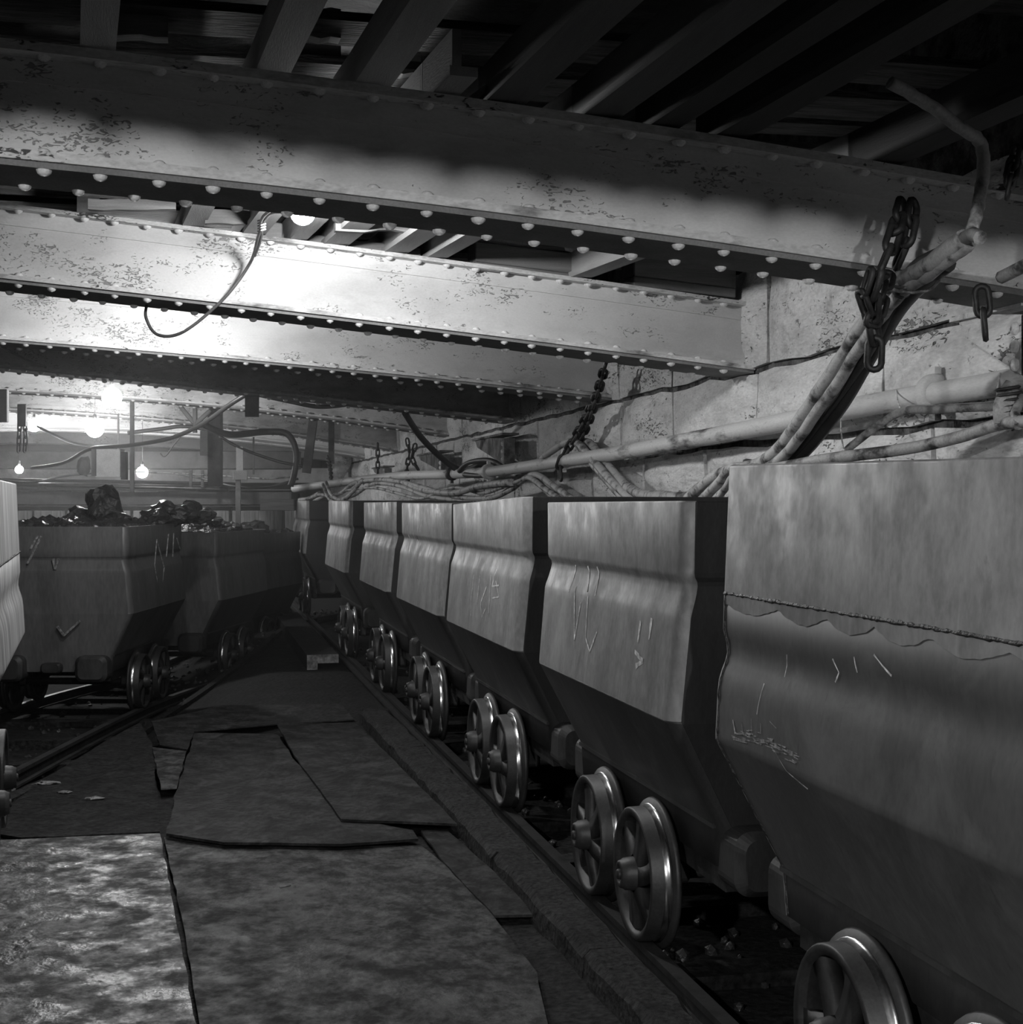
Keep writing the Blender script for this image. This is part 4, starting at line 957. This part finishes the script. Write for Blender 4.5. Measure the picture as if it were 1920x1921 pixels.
# chains
def link_mesh(L=.075, W=.05, r=.008):
    b = MB(); P = []; n = 6; R2 = W / 2 - r * .5
    for k in range(n + 1): a = math.pi * k / n; P.append((R2 * math.cos(a), 0, (L / 2 - R2) + R2 * math.sin(a)))
    for k in range(n + 1): a = math.pi + math.pi * k / n; P.append((R2 * math.cos(a), 0, -(L / 2 - R2) + R2 * math.sin(a)))
    b.tube(P, r, 6, closed=True); return mk(b, 'link', M['iron'])
CH_BIG = link_mesh(.115, .062, .0125); CH_SM = link_mesh(.10, .055, .011)
def chain(pts, label, me=CH_BIG, pitch=.088, s=1.0):
    P = smooth_path(pts, 20); t = empty('chain', P[0]); tag(t, label, 'chain'); o = Vector(P[0])
    acc = 0; nxt = 0; k = 0
    for a, b_ in zip(P[:-1], P[1:]):
        L_ = (b_ - a).length
        while nxt <= acc + L_:
            p = a.lerp(b_, (nxt - acc) / max(L_, 1e-6)); d = (b_ - a).normalized()
            q = d.to_track_quat('Z', 'X').to_matrix() @ Matrix.Rotation(R(90 * (k % 2) + 20), 3, 'Z')
            l = bpy.data.objects.new('link', me); COL.objects.link(l); l.parent = t; l.location = p - o; l.rotation_euler = q.to_euler(); l.scale = (s, s, s)
            nxt += pitch * s; k += 1
        acc += L_
    return t
chain([at(1690, 395, 4.72), at(1675, 450, 4.62), at(1648, 520, 4.6), at(1636, 575, 4.65), at(1642, 640, 4.7), at(1640, 690, 4.72)], 'heavy chain hanging from the nearest girder in front of the stone wall', s=.9)
chain([at(1712, 400, 4.70), at(1706, 440, 4.66), at(1690, 480, 4.7)], 'short length of chain beside the heavy one, near the girder top', s=.9)
chain([at(1628, 530, 4.6), at(1620, 560, 4.62), at(1640, 600, 4.66), at(1655, 560, 4.72), at(1665, 520, 4.8)], 'chain looped round the cable bundle under the nearest girder', s=.8)
chain([at(1135, 690, 10.2), at(1118, 745, 10.6), at(1090, 800, 11.0), at(1070, 835, 11.2), at(1052, 868, 11.3), at(1052, 895, 11.3)], 'chain hanging from the third girder, knotted round the service pipe', s=1.0)
chain([at(1128, 715, 10.3), at(1105, 790, 10.9), at(1085, 830, 11.2), at(1100, 800, 11.0)], 'doubled chain beside the knot at the service pipe', s=1.0)
chain([at(765, 830, 17.2), at(768, 850, 17.2), at(764, 880, 17.3), at(766, 900, 17.4)], 'chain hanging from the fifth girder to the service pipe, left strand', CH_SM, .08)
chain([at(778, 840, 17.2), at(774, 860, 17.2), at(783, 878, 17.2)], 'chain hanging from the fifth girder, right strand with loose end', CH_SM, .08)
chain([at(709, 838, 19), at(709, 885, 19)], 'single chain hanging left of the doubled one under the fifth girder', CH_SM, .08)
chain([at(616, 858, 21), at(620, 880, 20.5), at(622, 905, 20)], 'chain farthest away, holding the end of the cable run', CH_SM, .08)
chain([at(37, 800, 19.5), at(36, 820, 19.5), at(35, 848, 19.5)], 'left one of the two short chains hanging below the far-left bulb', CH_SM, .08, 1.2)
chain([at(47, 800, 19.6), at(48, 825, 19.6), at(46, 852, 19.6)], 'right one of the two short chains hanging below the far-left bulb', CH_SM, .08, 1.2)
chain([at(1406, 18, 4.5), at(1402, 50, 4.5), at(1408, 98, 4.5)], 'dim chain hanging in the dark above the nearest girder', s=.7)
chain([at(1844, 565, 4.75), at(1848, 612, 4.75)], 'short dark chain over the bracket by the right edge', s=.85)
chain([at(1898, 330, 4.2), at(1905, 290, 4.2), at(1890, 370, 4.2)], 'dim chain in the dark at the right edge', s=.6)

# taped joint at the right edge
t = empty('taped_joint', at(1885, 770, 5.45)); tag(t, 'lumpy taped cable joint hanging under the pipe at the right edge', 'cable joint')
b = MB(); P = [at(1905, 715, 5.5), at(1893, 740, 5.45), at(1888, 765, 5.42), at(1880, 800, 5.4)]
b.tube([p - Vector(t.location) for p in P], .04, 10, rad=[.030, .042, .048, .030]); b.build('wrapping', M['cable'], t)
b = MB()
for k in range(7):
    p = at(1892 + 3 * math.sin(k), 728 + k * 11, 5.42) - Vector(t.location); b.lathe([(.040, -.006), (.052, 0), (.040, .006)], 12, Matrix.Translation(p) @ Matrix.Rotation(R(80), 4, 'Y'))
b.build('tape_turns', M['cable_dark'], t)
b = MB(); b.tube([at(1918, 745, 5.4) - Vector(t.location), at(1905, 775, 5.35) - Vector(t.location), at(1912, 800, 5.3) - Vector(t.location)], .018, 8); b.build('tail', M['cable'], t)

# strings tying cables
for k, (a, c, Z1, Z2) in enumerate([((1682, 732), (1694, 775), 6.35, 6.0), ((1580, 768), (1583, 845), 6.5, 6.0), ((1877, 700), (1872, 760), 5.55, 5.4)]):
    lbs = ['thin string tied round the pipe right of the cable bundle', 'long thin string hanging from the pipe beside the cable bundle', 'thin string over the pipe near the taped joint']
    cable([at(a[0], a[1], Z1), at((a[0] + c[0]) / 2 - 3, (a[1] + c[1]) / 2, (Z1 + Z2) / 2), at(c[0], c[1], Z2)], .0035, M['chalk'], lbs[k], 'string', 'string')

# ------------------------------------------------------------------ wall brackets
def bracket(px0, px1, py0, py1, x, label, m=M['iron'], rv=True):
    """plate parallel to the wall with a slanting lower edge"""
    a, b_, c, d = atx(px0, py0, x), atx(px1, py0, x), atx(px1, py1, x), atx(px0 + (px1 - px0) * .1, py0 + (py1 - py0) * .35, x)
    t = empty('wall_bracket', b_); tag(t, label, 'bracket', 'iron brackets on the stone wall'); o = Vector(b_)
    e = MB(); P = [a - o, b_ - o, c - o, d - o]; Q = [p + Vector((.016, 0, 0)) for p in P]
    e.add(P + Q, [(0, 1, 2, 3), (7, 6, 5, 4)] + [(i, (i + 1) % 4, 4 + (i + 1) % 4, 4 + i) for i in range(4)]); e.build('gusset_plate', m, t)
    e = MB(); mid = (P[0] + P[1]) / 2 + Vector((.06, 0, .01)); e.box(mid, (.16, abs(P[0].y - P[1].y) + .04, .02)); e.build('top_plate', m, t)
    e = MB(); e.box((P[1] + P[2]) / 2 + Vector((.05, 0, 0)), (.10, .02, abs(P[1].z - P[2].z))); e.build('back_plate', m, t)
    for k in range(3):
        q = P[1].lerp(P[2], .2 + .3 * k) + Vector((0, .05, 0)); r_ = bpy.data.objects.new('bolt', RM); COL.objects.link(r_); r_.parent = t; r_.location = q; r_.rotation_euler = (0, 0, math.pi)
BR = mat('lime_spattered_iron', .22, .8, dark=.05, scale=8, cover=.5, soft=.2, bump=.5)
bracket(890, 946, 822, 872, 2.86, 'triangular iron bracket on the wall above the pipe coupling', BR)
bracket(785, 828, 852, 884, 2.84, 'smaller iron bracket further along the wall, left of the other', BR)
bracket(1795, 1920, 590, 705, 2.95, 'whitewashed bracket plate with bolts at the right edge of the wall', M['stone'])
bracket(700, 722, 878, 900, 2.7, 'farthest small iron bracket below the fifth girder', BR)

# ------------------------------------------------------------------ far end
def slab(px0, px1, py0, py1, Z, dth, m, name, label, cat, grp=None, tilt=0):
    a = at(px0, py1, Z); b_ = at(px1, py0, Z); wd = (b_ - a).dot(RT); ht = b_.z - a.z
    o = MB(); o.box((0, 0, 0), (wd, dth, ht)); ob = o.build(name, m); ob.location = (a + b_) / 2 + FW * dth / 2; ob.rotation_euler = (0, tilt, -YAW)
    bv = ob.modifiers.new('b', 'BEVEL'); bv.width = min(.012, dth * .15); bv.segments = 1
    return tag(ob, label, cat, grp)
slab(-150, 560, 846, 880, 26.5, .35, M['iron'], 'header_beam', 'sooty header beam across the far end behind the bulbs', 'beam')
slab(-150, 640, 878, 906, 30, .2, M['back'], 'trim_1', 'whitewashed strip of wall glowing behind the lowest bulbs', None)['kind'] = 'structure'
# large cross girder with pipe on top
t = empty('cross_girder', at(200, 945, 23)); tag(t, 'dull grey cross girder spanning the far end above the coal tubs', 'girder'); to = Vector(t.location)
for (nm, py0, py1, dth, m) in (('upper_flange', 915, 920, .36, M['soffit']), ('girder_web', 920, 946, .2, M['soffit']), ('lower_flange', 946, 950, .36, M['soffit'])):
    a = at(-150, py1, 23); b_ = at(545, py0 + 3, 23); o = MB(); o.box((a + b_) / 2 - to, ((b_ - a).dot(RT), dth, b_.z - a.z), Matrix.Rotation(-YAW, 3, 'Z')); o.build(nm, m, t)
cable([at(-100, 906, 22.6), at(200, 912, 22.6), at(430, 918, 22.6)], .035, M['rail'], 'long dull pipe lying on the cross girder at the far end', 'far_pipe', 'pipe')
cable([at(-100, 898, 23), at(200, 903, 23), at(440, 908, 23)], .025, M['iron'], 'thinner dark pipe above the long dull one at the far end', 'far_pipe', 'pipe')
slab(488, 552, 936, 958, 20.4, .25, M['woodx'], 'timber_baulk', 'timber baulk lying on top of the timber post beside the farthest tub', 'timber')
# posts
def post(px, py0, py1, Z, wpx, m, label, name='timber_post', cat='post', dpt=None, tilt=0, up=False):
    wd = wpx * Z / F; a = at(px, py1, Z); b_ = at(px, py0, Z)
    if up: b_.z = 3.57
    o = MB(); o.box((0, 0, 0), (wd, dpt or wd, b_.z - a.z)); ob = o.build(name, m); ob.location = (a + b_) / 2; ob.rotation_euler = (0, tilt, -YAW)
    return tag(ob, label, cat)
o = MB(); PP = [at(512, 1165, 20.5), at(511, 1060, 20.5), at(510, 1000, 20.5), at(510, 958, 20.5)]
o.tube(PP, .18, 14, rad=[.20, .19, .185, .18]); tag(o.build('timber_post', M['woodz']), 'thick weathered round timber post beside the farthest tubs', 'post')
post(450, 838, 886, 20, 13, M['box'], 'narrow white upright above the small signboard', 'white_upright', 'post', dpt=.03)
post(447, 898, 1140, 20, 9, M['rail'], 'narrow steel upright below the small signboard', 'steel_upright', 'post', dpt=.05)
tb = slab(437, 464, 883, 900, 19.9, .03, M['box'], 'signboard', 'small blank white board nailed across the narrow upright', 'board')
post(404, 745, 912, 20.5, 24, M['iron'], 'broad dark post hanging between the far girders', 'dark_upright', 'post', up=True)
post(383, 808, 855, 20, 14, M['soffit'], 'short grey slotted plate hanging left of the broad dark post', 'hanging_plate', 'plate', dpt=.04)
post(473, 718, 782, 14.2, 25, M['iron'], 'dark strap hanging down under the fourth girder', 'hanging_strap', 'strap', dpt=.05)
post(583, 765, 888, 18.2, 15, M['iron'], 'slanting dark upright behind the hose, right of the far posts', 'slanting_upright', 'post', tilt=.13)
post(622, 815, 870, 22, 10, M['iron'], 'short dark hanger above the end of the pipe', 'hanger', 'hanger', up=True)
for k, px in enumerate((358, 380, 410)):
    post(px, 882, 914, 22.3, 5, M['rail'], ['leftmost', 'middle', 'rightmost'][k] + ' of three thin uprights on the cross girder', 'thin_upright', 'post')
post(476, 820, 890, 21, 3, M['flex'], 'thin rod hanging right of the signboard', 'rod', 'rod')
post(248, 740, 925, 19.5, 7, M['soffit'], 'slim pale upright right of the switch box', 'slim_upright', 'post', up=True)
post(222, 775, 842, 19.4, 3, M['box'], 'thin bright rod above the switch box', 'rod', 'rod')
# switch box
t = empty('switch_box', at(205, 895, 18.8)); tag(t, 'pale square switch box hanging below the bulbs', 'switch box'); to = Vector(t.location)
def bp(px0, px1, py0, py1, Z, dth, nm, m):
    a = at(px0, py1, Z); b_ = at(px1, py0, Z); o = MB(); o.box((a + b_) / 2 - to, ((b_ - a).dot(RT), dth, b_.z - a.z), Matrix.Rotation(-YAW, 3, 'Z')); return o.build(nm, m, t)
bp(183, 229, 843, 895, 18.9, .2, 'case', M['box']); bp(176, 183, 843, 893, 18.85, .22, 'side_flange', M['soffit']); bp(229, 238, 848, 900, 18.9, .12, 'switch_gear', M['iron'])
# dark fitting left of the box
lump('junction_box', at(158, 875, 22), .10, 'dark lumpy fitting on the shelf left of the switch box', 51, (1, .8, 1.6), m=M['iron'], sub=2, amp=.4, cat='fitting')
slab(148, 176, 886, 892, 22, .15, M['box'], 'shelf', 'narrow pale shelf left of the switch box', 'shelf')
# left gusset bracket and fittings under the far girders
slab(-30, 14, 730, 792, 15.4, .05, M['soffit'], 'hanging_plate', 'grey riveted plate hanging at the left edge under the fifth girder', 'plate')
slab(32, 48, 758, 800, 19.3, .05, M['iron'], 'chain_hanger', 'dark hanger above the two short chains at far left', 'hanger')
t = empty('pulley_bracket', at(365, 775, 18.0)); tag(t, 'forked bracket under the fifth girder right of the bulbs', 'bracket'); to = Vector(t.location)
for (a, c) in (((338, 762), (366, 796)), ((395, 770), (366, 796)), ((366, 765), (366, 812))):
    o = MB(); o.tube([at(a[0], a[1], 18) - to, at(c[0], c[1], 18) - to], .03, 6); o.build('arm', M['soffit'], t)
# the whitewashed end of the wall, catching light
lump('whitewashed_rock', atx(640, 866, 2.9), .42, 'bright whitewashed boulder face at the far end of the right wall', 71, (.5, 1, .7), m=M['stone'], amp=.3, cat='rock')
# plank wall behind the tubs at the far end
for k in range(10):
    slab(-60 + k * 62, -4 + k * 62, 958, 1112, 26, .06, M['woodz'], 'fence_plank', ['leftmost', 'second', 'third', 'fourth', 'fifth', 'sixth', 'seventh', 'eighth', 'ninth', 'rightmost'][k] + ' sooty upright plank, counted from left, in the low fence behind the left-hand tubs', 'plank', 'planks of the low fence at the far end')

# ------------------------------------------------------------------ haze of dust and damp in the far part
hz = MB(); hz.box((-.8, 22.0, 1.6), (7.6, 26.0, 3.6)); ho = hz.build('haze', M['box'])
hm_ = bpy.data.materials.new('dust_haze'); hm_.use_nodes = True; nt = hm_.node_tree; nt.nodes.clear()
v_ = nt.nodes.new('ShaderNodeVolumeScatter'); v_.inputs['Density'].default_value = .010; v_.inputs['Anisotropy'].default_value = .6; v_.inputs['Color'].default_value = (1, 1, 1, 1)
ou = nt.nodes.new('ShaderNodeOutputMaterial'); nt.links.new(v_.outputs[0], ou.inputs['Volume'])
ho.data.materials.clear(); ho.data.materials.append(hm_); tag(ho, 'thin dusty haze glowing around the far bulbs', 'haze', kind='stuff')
